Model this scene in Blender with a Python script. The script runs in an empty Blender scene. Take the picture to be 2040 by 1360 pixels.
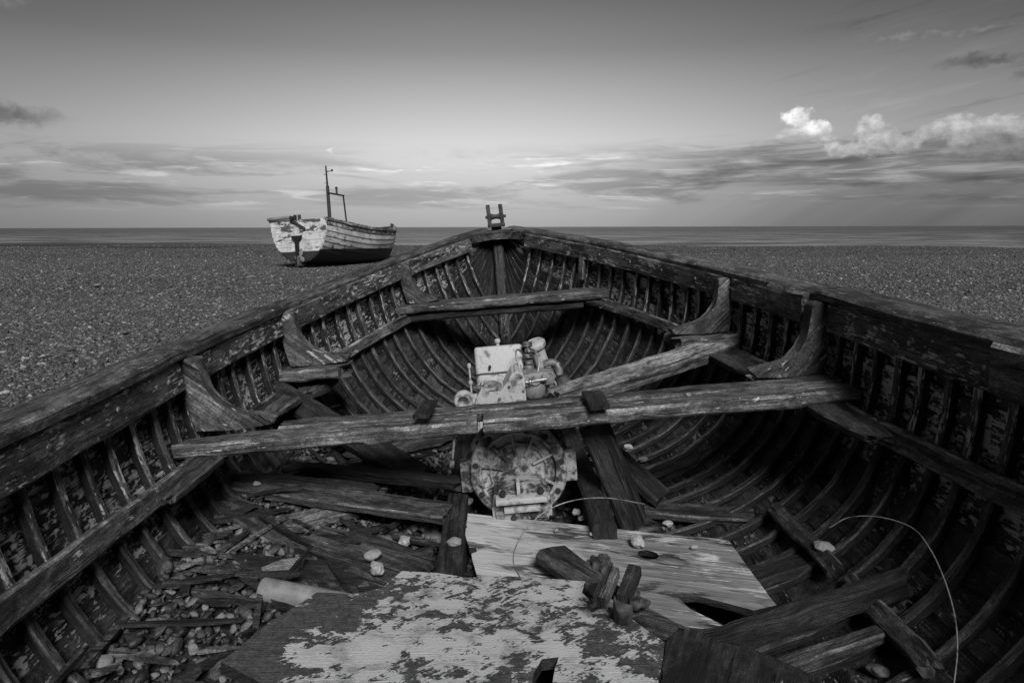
import bpy, bmesh, math, random
import numpy as np
from mathutils import Vector, Matrix, Euler, noise as mnoise

random.seed(7)
rng = np.random.default_rng(11)
SC = bpy.context.scene
COL = SC.collection
R = math.radians

# ------------------------------------------------------------------ camera
CAM_H = 1.2
PITCH = math.atan(228 / 1360)
cam_data = bpy.data.cameras.new('camera')
cam_data.sensor_width = 36.0
cam_data.lens = 24.0
cam_data.clip_start = 0.05
cam_data.clip_end = 60000
cam = bpy.data.objects.new('camera', cam_data)
COL.objects.link(cam)
cam.matrix_world = (Matrix.Translation((0, 0, CAM_H)) @ Matrix.Rotation(math.pi / 2 - PITCH, 4, 'X')
                    @ Matrix.Rotation(R(-0.14), 4, 'Z'))
SC.camera = cam

# ------------------------------------------------------------------ view, sun
SC.view_settings.view_transform = 'Standard'
SC.view_settings.look = 'None'
SC.view_settings.exposure = 0.0
SC.view_settings.gamma = 1.0
SC.render.engine = 'CYCLES'
SC.cycles.max_bounces = 6
SC.cycles.diffuse_bounces = 3
SC.cycles.glossy_bounces = 3

SUN_AZ, SUN_EL = 168.0, 41.0           # degrees clockwise from the bow direction, above the horizon
sd = Vector((math.sin(R(SUN_AZ)) * math.cos(R(SUN_EL)), math.cos(R(SUN_AZ)) * math.cos(R(SUN_EL)), math.sin(R(SUN_EL))))
sun_data = bpy.data.lights.new('sun', 'SUN')
sun_data.energy = 4.3
sun_data.angle = R(20)
sun_data.color = (1, 1, 1)
sun = bpy.data.objects.new('sun', sun_data)
COL.objects.link(sun)
sun.rotation_euler = sd.to_track_quat('Z', 'Y').to_euler()
sun.location = (6, -6, 8)

# ------------------------------------------------------------------ node helper
class NT:
    """tiny expression helper round a node tree"""
    def __init__(self, tree):
        self.t = tree
    def n(self, typ, **kw):
        nd = self.t.nodes.new(typ)
        for k, v in kw.items():
            setattr(nd, k, v)
        return nd
    def put(self, sock, val):
        if hasattr(val, 'is_linked'):
            self.t.links.new(val, sock)
        else:
            sock.default_value = val
    def m(self, op, a, b=None, c=None, clamp=False):
        nd = self.n('ShaderNodeMath', operation=op, use_clamp=clamp)
        for s, v in zip(nd.inputs, (a, b, c)):
            if v is not None:
                self.put(s, v)
        return nd.outputs[0]
    def add(self, a, b): return self.m('ADD', a, b)
    def sub(self, a, b): return self.m('SUBTRACT', a, b)
    def mul(self, a, b): return self.m('MULTIPLY', a, b)
    def mx(self, a, b): return self.m('MAXIMUM', a, b)
    def mn(self, a, b): return self.m('MINIMUM', a, b)
    def lerp(self, a, b, f):
        nd = self.n('ShaderNodeMix', data_type='FLOAT')
        self.put(nd.inputs[0], f); self.put(nd.inputs[2], a); self.put(nd.inputs[3], b)
        return nd.outputs[0]
    def ss(self, x, lo, hi, a=0.0, b=1.0):
        nd = self.n('ShaderNodeMapRange', interpolation_type='SMOOTHSTEP')
        self.put(nd.inputs[0], x)
        nd.inputs[1].default_value = lo; nd.inputs[2].default_value = hi
        nd.inputs[3].default_value = a; nd.inputs[4].default_value = b
        return nd.outputs[0]
    def xyz(self, x, y, z=0.0):
        nd = self.n('ShaderNodeCombineXYZ')
        for s, v in zip(nd.inputs, (x, y, z)):
            self.put(s, v)
        return nd.outputs[0]
    def noise(self, vec, scale=1.0, detail=4.0, rough=0.55, dist=0.0):
        nd = self.n('ShaderNodeTexNoise')
        self.put(nd.inputs['Vector'], vec)
        nd.inputs['Scale'].default_value = scale
        nd.inputs['Detail'].default_value = detail
        nd.inputs['Roughness'].default_value = rough
        nd.inputs['Distortion'].default_value = dist
        return nd.outputs[0]
    def curve(self, x, pts):
        nd = self.n('ShaderNodeValToRGB')
        el = nd.color_ramp.elements
        el[0].position, el[1].position = pts[0][0], pts[-1][0]
        for p, v in ((pts[0][0], pts[0][1]), (pts[-1][0], pts[-1][1])):
            pass
        el[0].color = (pts[0][1],) * 3 + (1,)
        el[1].color = (pts[-1][1],) * 3 + (1,)
        for p, v in pts[1:-1]:
            e = el.new(p); e.color = (v, v, v, 1)
        self.put(nd.inputs[0], x)
        return nd.outputs[0]

# ------------------------------------------------------------------ sky
world = bpy.data.worlds.new('World')
SC.world = world
world.use_nodes = True
wt = world.node_tree
for nd in list(wt.nodes):
    wt.nodes.remove(nd)
W = NT(wt)
wout = W.n('ShaderNodeOutputWorld')
bg = W.n('ShaderNodeBackground')
wt.links.new(bg.outputs[0], wout.inputs[0])
tc = W.n('ShaderNodeTexCoord')
sp = W.n('ShaderNodeSeparateXYZ')
wt.links.new(tc.outputs['Generated'], sp.inputs[0])
el_ = W.mul(W.m('ARCSINE', sp.outputs[2]), 57.2958)
az_ = W.mul(W.m('ARCTAN2', sp.outputs[0], sp.outputs[1]), 57.2958)
sky = W.n('ShaderNodeTexSky')
sky.sky_type = 'NISHITA'
sky.sun_disc = False
sky.sun_elevation = R(SUN_EL)
sky.sun_rotation = R(SUN_AZ)
bw = W.n('ShaderNodeSeparateColor')
wt.links.new(sky.outputs[0], bw.inputs[0])
nish = W.mul(bw.outputs[0], 0.1)        # the red light of the sky, as through a red filter on black and white film
# clear-sky gradient by elevation (0..90 deg -> 0..1), brightest low over the sea ahead
g = W.curve(W.m('DIVIDE', el_, 90.0, clamp=True),
            [(0.0, .36), (0.022, .44), (0.055, .62), (0.075, .62), (0.11, .44), (0.15, .24), (0.19, .145), (0.30, .14), (1.0, .16)])
azn = W.m('DIVIDE', W.add(az_, 3.0), 27.0)
lobe = W.m('EXPONENT', W.mul(W.mul(azn, azn), -1.0))
base = W.mul(g, W.add(W.mul(lobe, .64), .38))
base = W.add(W.mul(base, .9), W.mul(nish, .06))
# --- streaky stratus
v1 = W.xyz(W.mul(az_, .055), W.mul(W.sub(el_, W.mul(az_, .02)), .42), 3.1)
n1 = W.noise(v1, 1.25, 10, .64, .5)
v2 = W.xyz(W.mul(az_, .10), W.mul(el_, .95), 7.7)
n2 = W.noise(v2, 1.5, 8, .6, .6)
n3 = W.noise(W.xyz(W.mul(az_, .3), W.mul(el_, .55), 1.3), 1.4, 8, .6, .3)
eln = W.add(el_, W.mul(W.sub(n1, .5), 5.0))
band = W.mul(W.ss(eln, 1.2, 3.0), W.ss(eln, 4.9, 7.2, 1.0, 0.0))
right = W.ss(az_, -6.0, 24.0)
left = W.ss(az_, -8.0, -30.0)
streak = W.mul(W.ss(n1, .44, .60), band)
dark = W.mul(streak, W.add(.30, W.add(W.mul(right, .12), W.mul(left, .08))))
c = W.mul(base, W.sub(1.0, dark))
# bright rims of the low cloud
rim = W.mul(W.mul(W.ss(n2, .54, .68), W.ss(el_, .9, 2.2)), W.ss(el_, 5.0, 6.6, 1.0, 0.0))
c = W.mul(c, W.add(1.0, W.mul(rim, .42)))
# layered bank under the cumulus
bank = W.mul(W.ss(az_, 3.0, 20.0), W.mul(W.ss(W.add(el_, W.mul(W.sub(n1, .5), 2.0)), 2.6, 3.6), W.ss(W.add(el_, W.mul(W.sub(n2, .5), 2.4)), 6.9, 5.6)))
c = W.mul(c, W.lerp(1.0, W.ss(n2, .36, .66, .58, 1.16), bank))
# rain-dark veil low on the right
veil = W.mul(W.ss(az_, 2.0, 32.0), W.ss(W.add(el_, W.mul(W.sub(n1, .5), 3.0)), 3.6, 6.6, 1.0, 0.0))
c = W.mul(c, W.sub(1.0, W.mul(veil, .34)))
# shafts of light slanting below the cloud on the right
rayc = W.sub(az_, W.mul(el_, 1.75))
rays = W.noise(W.xyz(W.mul(rayc, .16), 0.0, 5.0), 1.0, 3, .5)
c = W.mul(c, W.add(1.0, W.mul(W.mul(W.sub(rays, .5), 1.1), W.mul(veil, W.ss(el_, 3.4, 2.0)))))
# thin high wisps right and left
v4 = W.xyz(W.mul(az_, .07), W.mul(W.sub(el_, W.mul(az_, .16)), .5), 9.0)
n4 = W.noise(v4, 1.7, 8, .6, .5)
wz = W.mul(W.add(W.ss(az_, 17.0, 29.0), W.ss(az_, -40.0, -60.0)), W.mul(W.ss(el_, 6.0, 8.5), W.ss(el_, 13.0, 20.0, 1.0, .35)))
c = W.mul(c, W.add(1.0, W.mul(wz, W.sub(W.mul(W.ss(n4, .52, .76), .16), W.mul(W.ss(n4, .46, .28), .30)))))
# --- cumulus: (az, el, half width, half height, brightness)
PUFFS = [(22.0, 7.75, 1.25, 1.0, .84), (23.35, 7.1, 1.45, .68, .80), (22.6, 6.8, 2.2, .6, .56),
         (26.9, 6.85, 1.25, 1.15, .52), (27.6, 6.0, 1.5, 1.0, .47), (25.2, 5.5, 1.7, .62, .46), (26.3, 5.3, 2.4, .6, .38),
         (29.3, 5.6, 1.1, .75, .42), (30.4, 6.2, 1.3, .7, .40), (31.9, 6.6, 1.7, .9, .47), (34.2, 6.6, 2.6, .8, .43), (37.0, 6.3, 2.8, .9, .37), (24.6, 6.1, 1.6, .5, .42),
         (32.4, 5.7, 1.2, .8, .36), (34.5, 5.6, 2.4, .7, .24), (30.6, 6.0, 1.5, .9, .20), (34.5, 4.8, 5.0, 1.0, .22), (40.5, 6.3, 3.0, 1.0, .34), (46.0, 6.0, 3.4, 1.1, .34), (-14.3, 5.9, .5, .25, .62),
         (-36.5, 7.2, 5.0, 1.0, .12), (-36.5, 14.2, 3.6, .8, .21), (33.0, 10.7, 3.2, .5, .115), (37.5, 9.5, 3.2, .6, .10), (30.0, 12.6, 5.5, .35, .20)]
nx = W.noise(W.xyz(W.mul(az_, .9), W.mul(el_, .9), 2.0), 1.0, 9, .62)
ny = W.noise(W.xyz(W.mul(az_, .9), W.mul(el_, .9), 22.0), 1.0, 9, .62)
nz_ = W.noise(W.xyz(W.mul(az_, 1.1), W.mul(W.add(el_, .35), 1.5), 31.0), 1.0, 7, .6)
azd = W.add(az_, W.mul(W.sub(nx, .5), 2.6))
eld = W.add(el_, W.mul(W.sub(ny, .5), 1.7))
for (a0, e0, rw, rh, br) in reversed(PUFFS):
    dx = W.m('DIVIDE', W.sub(azd, a0), rw)
    dy = W.m('DIVIDE', W.sub(eld, e0), rh)
    d = W.m('SQRT', W.add(W.mul(dx, dx), W.mul(dy, dy)))
    al = W.mul(W.ss(d, .55 if br > .3 else .35, 1.0 if br > .3 else 1.1, 1.0, 0.0), W.ss(dy, -1.0, .25, .0, 1.0 if br > .3 else .8))
    lit = W.add(W.mul(dy, .13), W.sub(W.mul(W.sub(nz_, .5), 1.5), W.mul(dx, .10)))
    shade = W.mul(br, W.m('ADD', .88, lit))
    c = W.lerp(c, shade, al)
c = W.mul(c, W.ss(el_, -1.0, -0.1, .35, 1.0))
cc = W.n('ShaderNodeCombineColor')
for i in range(3):
    wt.links.new(c, cc.inputs[i])
wt.links.new(cc.outputs[0], bg.inputs[0])
bg.inputs[1].default_value = 1.15

# ------------------------------------------------------------------ placing helpers
CP, SP_ = math.cos(PITCH), math.sin(PITCH)
def ray(u, v):
    x, y = (u - 1020) / 1360, (680 - v) / 1360
    return Vector((x, CP + y * SP_, -SP_ + y * CP))
def atz(u, v, z):
    d = ray(u, v); k = (z - CAM_H) / d.z
    return Vector((0, 0, CAM_H)) + d * k
def aty(u, v, Y):
    d = ray(u, v); k = Y / d.y
    return Vector((0, 0, CAM_H)) + d * k

# ------------------------------------------------------------------ mesh helpers
def link(name, me, mat, parent=None):
    if mat is not None and not me.materials:
        me.materials.append(mat)
        if 'edges' in me: me.materials.append(worn_of(mat))
    o = bpy.data.objects.new(name, me)
    COL.objects.link(o)
    if parent is not None:
        o.parent = parent
    return o
def worn_of(mat):
    n = mat.name
    return M['worn'] if n in ('rail_timber', 'inwale_timber', 'thwart_timber', 'knee_timber', 'weathered_timber') else M['worn_dark'] if n in ('grey_loose_timber', 'pale_loose_timber') else mat
def tag(o, label=None, cat=None, group=None, kind=None):
    if label: o['label'] = label
    if cat: o['category'] = cat
    if group: o['group'] = group
    if kind: o['kind'] = kind
    return o
def empty(name, mat=None, loc=None):
    e = bpy.data.objects.new(name, None)
    COL.objects.link(e)
    e.empty_display_size = .1
    if mat is not None: e.matrix_world = mat
    if loc is not None: e.location = loc
    return e
def mesh_of(verts, faces, uvs=None, smooth=35):
    me = bpy.data.meshes.new('mesh')
    me.from_pydata([tuple(v) for v in verts], [], faces)
    if uvs is not None:
        lay = me.uv_layers.new(name='UVMap')
        flat = np.array([c for f in uvs for c in f], dtype=np.float32).ravel()
        lay.data.foreach_set('uv', flat)
    finish(me, smooth)
    return me
def finish(me, smooth=35):
    if smooth:
        me.polygons.foreach_set('use_smooth', [True] * len(me.polygons))
        me.set_sharp_from_angle(angle=R(smooth))
    me.update()
def nv(p, f, seed=0.0):
    return mnoise.noise_vector(Vector((p[0] * f + seed, p[1] * f + seed * 1.7, p[2] * f - seed)))

def rect_prof(w, h, ch=.004, nw=4):
    """closed outline (w,h) of a plank section, counter-clockwise, chamfered, origin at the centre"""
    a, b = w / 2, h / 2
    ch = min(ch, a * .45, b * .45)
    top = [(a - ch - (2 * a - 2 * ch) * i / nw, b) for i in range(nw + 1)]
    bot = [(-a + ch + (2 * a - 2 * ch) * i / nw, -b) for i in range(nw + 1)]
    return top + [(-a, b - ch), (-a, -b + ch)] + bot + [(a, -b + ch), (a, b - ch)]

def sweep(C, A, B, prof, jit=.002, jf=9.0, rag=(0, 0), scale=None, smooth=35, seed=None):
    """C centres, A width axes, B height axes (lists of Vector); prof [(w,h)]"""
    seed = random.uniform(0, 90) if seed is None else seed
    n, k = len(C), len(prof)
    L = [0.0]
    for i in range(1, n):
        L.append(L[-1] + (C[i] - C[i - 1]).length)
    per = [0.0]
    for j in range(k):
        q = prof[(j + 1) % k]
        per.append(per[-1] + math.hypot(q[0] - prof[j][0], q[1] - prof[j][1]))
    V = []
    for i in range(n):
        t = (C[min(i + 1, n - 1)] - C[max(i - 1, 0)]).normalized()
        s = scale(i / (n - 1)) if scale else (1, 1)
        for j, (w, h) in enumerate(prof):
            p = C[i] + A[i] * (w * s[0]) + B[i] * (h * s[1])
            if i == 0 and rag[0]:
                p = p - t * rag[0] * (mnoise.noise(Vector((w * 55 + seed, h * 12, 1.3))) * .9 + .1)
            if i == n - 1 and rag[1]:
                p = p + t * rag[1] * (mnoise.noise(Vector((w * 55 + seed, h * 12, 8.3))) * .9 + .1)
            if jit:
                p = p + nv(p, jf, seed) * jit + nv(p, jf * 4.3, seed) * (jit * .6)
            V.append(p)
    F, UV = [], []
    off = seed * 1.37
    for i in range(n - 1):
        for j in range(k):
            a, b = i * k + j, i * k + (j + 1) % k
            F.append((a, a + k, b + k, b))
            UV.append(((L[i], per[j] + off), (L[i + 1], per[j] + off), (L[i + 1], per[j + 1] + off), (L[i], per[j + 1] + off)))
    nside = len(F)
    for base_i, li, rev in ((0, 0, False), ((n - 1) * k, L[-1], True)):
        cpt = sum((V[base_i + j] for j in range(k)), Vector()) / k
        V.append(cpt); ci = len(V) - 1
        for j in range(k):
            a, b = base_i + j, base_i + (j + 1) % k
            f = (ci, a, b) if not rev else (ci, b, a)
            F.append(f)
            pj, pq = prof[j], prof[(j + 1) % k]
            tri = [(li, off), (li + pj[1] * .3, off + pj[0]), (li + pq[1] * .3, off + pq[0])]
            UV.append(tuple(tri) if not rev else (tri[0], tri[2], tri[1]))
    me = mesh_of(V, F, UV, smooth)
    if k >= 10:                                     # plank section: its chamfers are worn pale in places
        nw = (k - 6) // 2
        ch_ = {nw, nw + 2, 2 * nw + 3, 2 * nw + 5}
        for q in range(nside):
            if q % k in ch_ and mnoise.noise(V[F[q][0]] * 11 + Vector((seed, 0, q % k))) > -.12:
                me.polygons[q].material_index = 1
        me['edges'] = 1
    return me

def board_mesh(p0, p1, w, h, up=(0, 0, 1), ch=.005, jit=.003, rag=(0, 0), nw=4, seg=.035, scale=None, bow=0.0):
    p0, p1 = Vector(p0), Vector(p1)
    t = (p1 - p0).normalized()
    up = Vector(up)
    A = t.cross(up).normalized()
    B = A.cross(t).normalized()
    n = max(3, int((p1 - p0).length / seg) + 1)
    C = [p0.lerp(p1, i / (n - 1)) + B * (bow * math.sin(math.pi * i / (n - 1))) for i in range(n)]
    return sweep(C, [A] * n, [B] * n, rect_prof(w, h, ch, nw), jit, 9, rag, scale)

def local_origin(me, p):
    """move mesh data so that world point p becomes the object's origin"""
    me.transform(Matrix.Translation(-Vector(p)))
    return Vector(p)
def loose(name, me, mat, label, cat, at, group=None, side_mat=None):
    loc = local_origin(me, at)
    me.materials.append(mat); me.materials.append(side_mat or (worn_of(mat) if 'edges' in me else mat))
    o = link(name, me, mat)
    o.location = loc
    return tag(o, label, cat, group)

def poly_mesh(outer, thick, holes=(), normal=None, udir=None, jit=.0, sub=.04, smooth=30, bevel=0.0):
    """prism under a planar outline given by 3D points (counter-clockwise seen from above)"""
    bm = bmesh.new()
    def loop(pts):
        out = []
        n = len(pts)
        for i in range(n):
            a, b = Vector(pts[i]), Vector(pts[(i + 1) % n])
            m = max(1, int((b - a).length / sub))
            for q in range(m):
                p = a.lerp(b, q / m)
                if jit and q: p = p + Vector((random.uniform(-1, 1), random.uniform(-1, 1), 0)) * jit
                out.append(bm.verts.new(p))
        return [bm.edges.new((out[i], out[(i + 1) % len(out)])) for i in range(len(out))]
    E = loop(outer)
    for h in holes: E += loop(h)
    bmesh.ops.triangle_fill(bm, use_beauty=True, use_dissolve=False, edges=E)
    bmesh.ops.recalc_face_normals(bm, faces=bm.faces)
    nrm = Vector(normal) if normal else Vector((0, 0, 1))
    if sum((f.normal.dot(nrm) * f.calc_area() for f in bm.faces)) < 0:
        bmesh.ops.reverse_faces(bm, faces=bm.faces)
    top = list(bm.faces)
    ext = bmesh.ops.extrude_face_region(bm, geom=top)
    newv = [g for g in ext['geom'] if isinstance(g, bmesh.types.BMVert)]
    # the extruded copy stays on top; push the originals down
    oldv = {v for f in top for v in f.verts}
    for v in newv: pass
    newf = [g for g in ext['geom'] if isinstance(g, bmesh.types.BMFace)]
    for v in newv: v.co -= nrm * thick
    bmesh.ops.recalc_face_normals(bm, faces=bm.faces)
    lay = bm.loops.layers.uv.new('UVMap')
    ud = Vector(udir).normalized() if udir else Vector((1, 0, 0))
    vd = nrm.cross(ud).normalized()
    o0 = Vector(outer[0])
    off = random.uniform(0, 40)
    for f in bm.faces:
        for l in f.loops:
            p = l.vert.co - o0
            l[lay].uv = (p.dot(ud) + off, p.dot(vd) + p.dot(nrm) + off)
    for f in bm.faces:
        f.material_index = 0 if abs(f.normal.dot(nrm)) > .5 else 1
    me = bpy.data.meshes.new('mesh')
    bm.to_mesh(me); bm.free()
    finish(me, smooth)
    return me

# general bmesh solids, no uv
def bm_mesh(bm, smooth=40):
    bmesh.ops.recalc_face_normals(bm, faces=bm.faces)
    me = bpy.data.meshes.new('mesh')
    bm.to_mesh(me); bm.free()
    finish(me, smooth)
    return me
def add_box(bm, c, s, bev=.006, seg=2, rot=None):
    r = bmesh.ops.create_cube(bm, size=1.0)
    vs = r['verts']
    M = Matrix.Translation(Vector(c)) @ (rot.to_4x4() if rot is not None else Matrix.Identity(4)) @ Matrix.Diagonal((*s, 1))
    bmesh.ops.transform(bm, matrix=M, verts=vs)
    if bev:
        es = list({e for v in vs for e in v.link_edges})
        bmesh.ops.bevel(bm, geom=es, offset=bev, segments=seg, profile=.6, affect='EDGES')
def add_lathe(bm, origin, axis, prof, n=20):
    """prof [(radius, distance along axis)], closed with fans where the radius is 0"""
    axis = Vector(axis).normalized()
    a = axis.orthogonal().normalized(); b = axis.cross(a)
    rings = []
    for r, d in prof:
        c = Vector(origin) + axis * d
        if r < 1e-6:
            rings.append([bm.verts.new(c)])
        else:
            rings.append([bm.verts.new(c + (a * math.cos(2 * math.pi * i / n) + b * math.sin(2 * math.pi * i / n)) * r) for i in range(n)])
    for p, q in zip(rings, rings[1:]):
        for i in range(n):
            j = (i + 1) % n
            if len(p) == 1 and len(q) == 1: break
            if len(p) == 1: bm.faces.new((p[0], q[i], q[j]))
            elif len(q) == 1: bm.faces.new((p[i], q[0], p[j]))
            else: bm.faces.new((p[i], q[i], q[j], p[j]))
def add_cyl(bm, p0, p1, r, n=16, bev=.003, r1=None):
    p0, p1 = Vector(p0), Vector(p1)
    L = (p1 - p0).length
    r1 = r if r1 is None else r1
    e = min(bev, r * .4, L * .3)
    add_lathe(bm, p0, p1 - p0, [(0, 0), (r - e, 0), (r, e), (r1, L - e), (r1 - e, L), (0, L)], n)
def add_tube(bm, pts, r, n=8, taper=None):
    pts = [Vector(p) for p in pts]
    rings = []
    prev = None
    for i, p in enumerate(pts):
        t = (pts[min(i + 1, len(pts) - 1)] - pts[max(i - 1, 0)]).normalized()
        a = t.orthogonal().normalized() if prev is None else (prev - t * prev.dot(t)).normalized()
        prev = a
        b = t.cross(a)
        rr = r if taper is None else r * taper(i / (len(pts) - 1))
        rings.append([bm.verts.new(p + (a * math.cos(2 * math.pi * j / n) + b * math.sin(2 * math.pi * j / n)) * rr) for j in range(n)])
    for p, q in zip(rings, rings[1:]):
        for j in range(n):
            bm.faces.new((p[j], q[j], q[(j + 1) % n], p[(j + 1) % n]))
    bm.faces.new(rings[0][::-1]); bm.faces.new(rings[-1])
def add_prism(bm, outline, p_of, t0, t1):
    """outline [(a,b)], p_of(a,b,t) -> point"""
    lo = [bm.verts.new(p_of(a, b, t0)) for a, b in outline]
    hi = [bm.verts.new(p_of(a, b, t1)) for a, b in outline]
    n = len(outline)
    bm.faces.new(lo[::-1]); bm.faces.new(hi)
    for i in range(n):
        bm.faces.new((lo[i], lo[(i + 1) % n], hi[(i + 1) % n], hi[i]))
def smooth_path(pts, n=12):
    """Catmull-Rom through points"""
    P = [Vector(p) for p in pts]
    P = [P[0] * 2 - P[1]] + P + [P[-1] * 2 - P[-2]]
    out = []
    for i in range(1, len(P) - 2):
        for q in range(n):
            t = q / n
            a, b, c_, d = P[i - 1], P[i], P[i + 1], P[i + 2]
            out.append(.5 * ((2 * b) + (c_ - a) * t + (2 * a - 5 * b + 4 * c_ - d) * t * t + (3 * b - a - 3 * c_ + d) * t ** 3))
    out.append(P[-2])
    return out

# ------------------------------------------------------------------ materials
def new_mat(name):
    m = bpy.data.materials.new(name)
    m.use_nodes = True
    t = m.node_tree
    for nd in list(t.nodes): t.nodes.remove(nd)
    N = NT(t)
    out = N.n('ShaderNodeOutputMaterial')
    bs = N.n('ShaderNodeBsdfPrincipled')
    t.links.new(bs.outputs[0], out.inputs[0])
    return m, N, bs
def grey(N, bs, val):
    cmb = N.n('ShaderNodeCombineColor')
    for i in range(3): N.put(cmb.inputs[i], val)
    N.t.links.new(cmb.outputs[0], bs.inputs['Base Color'])
def bump(N, bs, h, strength=.5, dist=.004):
    b = N.n('ShaderNodeBump')
    b.inputs['Strength'].default_value = strength
    b.inputs['Distance'].default_value = dist
    N.put(b.inputs['Height'], h)
    N.t.links.new(b.outputs[0], bs.inputs['Normal'])

def wood(name, lo, hi, paint=0.0, pc=.5, cov=.5, fleck=1.0, blotch=1.0, rough=.75, bstr=.7, grain=1.0, stain=.0, spec=.35):
    """weathered timber; grain runs along U (metres). paint: colour, cov: threshold (higher = less paint)"""
    m, N, bs = new_mat(name)
    tcn = N.n('ShaderNodeTexCoord'); oi = N.n('ShaderNodeObjectInfo')
    s = N.n('ShaderNodeSeparateXYZ'); N.t.links.new(tcn.outputs['UV'], s.inputs[0])
    U, V = s.outputs[0], s.outputs[1]
    Z = N.mul(oi.outputs['Random'], 37.0)
    gr = N.noise(N.xyz(N.mul(U, 3.5 * grain), N.mul(V, 120 * grain), Z), 1, 5, .65, .25)
    gr2 = N.noise(N.xyz(N.mul(U, 1.6), N.mul(V, 34 * grain), Z), 1, 4, .6, .5)
    big = N.noise(N.xyz(N.mul(U, 2.4), N.mul(V, 7), N.add(Z, 4.0)), 1, 4, .6, .3)
    crack = N.ss(gr2, .40, .34)                       # open checks along the grain
    iso = N.noise(N.xyz(N.mul(U, 34), N.mul(V, 46), N.add(Z, 21.0)), 1, 7, .68, .4)
    spk = N.noise(N.xyz(N.mul(U, 170), N.mul(V, 230), N.add(Z, 5.0)), 1, 3, .65)
    k = N.add(N.add(N.mul(gr, .38), N.mul(big, .45)), N.mul(iso, .5))
    col = N.lerp(lo, hi, N.ss(k, .50, .86))
    fib = N.noise(N.xyz(N.mul(U, 12 * grain), N.mul(V, 330 * grain), N.add(Z, 2.0)), 1, 3, .6)
    col = N.mul(col, N.ss(fib, .3, .7, .60, 1.45))
    rot = N.noise(N.xyz(N.mul(U, 7), N.mul(V, 22), N.add(Z, 41.0)), 1, 7, .66, .6)   # patches of rot and weathering
    col = N.mul(col, N.ss(rot, .36, .62, .32, 1.45))
    pale = N.noise(N.xyz(N.mul(U, 10), N.mul(V, 170), N.add(Z, 55.0)), 1, 4, .65, .2)
    col = N.mul(col, N.ss(pale, .60, .70, 1.0, 2.1))                                 # bleached fibres
    col = N.mul(col, N.ss(spk, .32, .70, .6, 1.55))
    col = N.mul(col, N.lerp(.8, 1.2, oi.outputs['Random']))
    col = N.mul(col, N.sub(1.0, N.mul(crack, .75)))
    h = N.sub(N.add(N.add(N.mul(gr, .4), N.mul(gr2, .4)), N.add(N.mul(iso, .45), N.mul(spk, .2))), N.mul(crack, .8))
    if stain:
        st = N.noise(N.xyz(N.mul(U, 3.0), N.mul(V, 9.0), N.add(Z, 11.0)), 1, 5, .6, .8)
        col = N.mul(col, N.sub(1.0, N.mul(N.ss(st, .54, .70), stain)))
    if paint:
        f1 = N.noise(N.xyz(N.mul(U, 16 * fleck), N.mul(V, 42 * fleck), N.add(Z, 17.0)), 1, 6, .68, .3)
        f2 = N.noise(N.xyz(N.mul(U, 3.2 * blotch), N.mul(V, 6.5 * blotch), N.add(Z, 29.0)), 1, 4, .55, .3)
        f3 = N.noise(N.xyz(N.mul(U, 6 * fleck), N.mul(V, 150 * fleck), N.add(Z, 9.0)), 1, 3, .6)
        q = N.add(N.add(N.mul(f1, .52), N.mul(f2, .30)), N.mul(f3, .28))
        mask = N.ss(q, cov, cov + .02)
        pv = N.mul(pc, N.lerp(.62, 1.12, big))
        col = N.lerp(col, pv, mask)
        h = N.add(h, N.mul(mask, .45))
    grey(N, bs, col)
    bs.inputs['Roughness'].default_value = rough
    bs.inputs['Specular IOR Level'].default_value = spec
    bump(N, bs, N.add(h, N.mul(rot, .8)), min(1.0, bstr * 1.2), .008)
    return m

def rusty(name, lo, hi, mid=.5, sc=30, rough=.6, metal=0.0, bstr=.5, light=.0):
    m, N, bs = new_mat(name)
    tcn = N.n('ShaderNodeTexCoord')
    a = N.noise(tcn.outputs['Object'], sc, 7, .65, .4)
    b = N.noise(tcn.outputs['Object'], sc * .3, 5, .6, .6)
    d = N.noise(tcn.outputs['Object'], sc * 5, 4, .6)
    q = N.add(N.mul(a, .55), N.mul(b, .45))
    col = N.lerp(lo, hi, N.ss(q, mid - .07, mid + .05))
    col = N.mul(col, N.lerp(.7, 1.3, d))
    grey(N, bs, col)
    bs.inputs['Roughness'].default_value = rough
    bs.inputs['Metallic'].default_value = metal
    bump(N, bs, N.add(N.mul(q, 1.0), N.mul(d, .3)), bstr, .004)
    return m

M = {}
M['bilge'] = wood('bilge_planking', .008, .042, paint=1, pc=.22, cov=.625, fleck=2.2, rough=.65, bstr=.7)
M['topside'] = wood('topside_planking', .007, .038, paint=1, pc=.40, cov=.555, fleck=2.3, blotch=2.0, rough=.7)
M['rib'] = wood('rib_timber', .010, .075, paint=1, pc=.38, cov=.58, fleck=1.6, rough=.75)
M['rib_low'] = wood('bilge_rib_timber', .009, .085, paint=1, pc=.20, cov=.645, fleck=1.6, rough=.65)
M['rail'] = wood('rail_timber', .016, .10, paint=1, pc=.34, cov=.635, fleck=1.2, bstr=.9)
M['inwale'] = wood('inwale_timber', .022, .10, paint=1, pc=.42, cov=.585, fleck=1.5, bstr=.9)
M['thwart'] = wood('thwart_timber', .022, .125, paint=1, pc=.45, cov=.63, fleck=.9, bstr=1.0)
M['knee'] = wood('knee_timber', .018, .09, paint=1, pc=.36, cov=.625, fleck=1.8, blotch=1.8, bstr=.8)
M['weathered'] = wood('weathered_timber', .018, .19, bstr=1.0)
M['driftdark'] = wood('dark_rotten_timber', .006, .028, bstr=.9)
M['drift'] = wood('grey_loose_timber', .010, .066, bstr=.9)
M['driftlight'] = wood('pale_loose_timber', .035, .16, bstr=.9)
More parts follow.
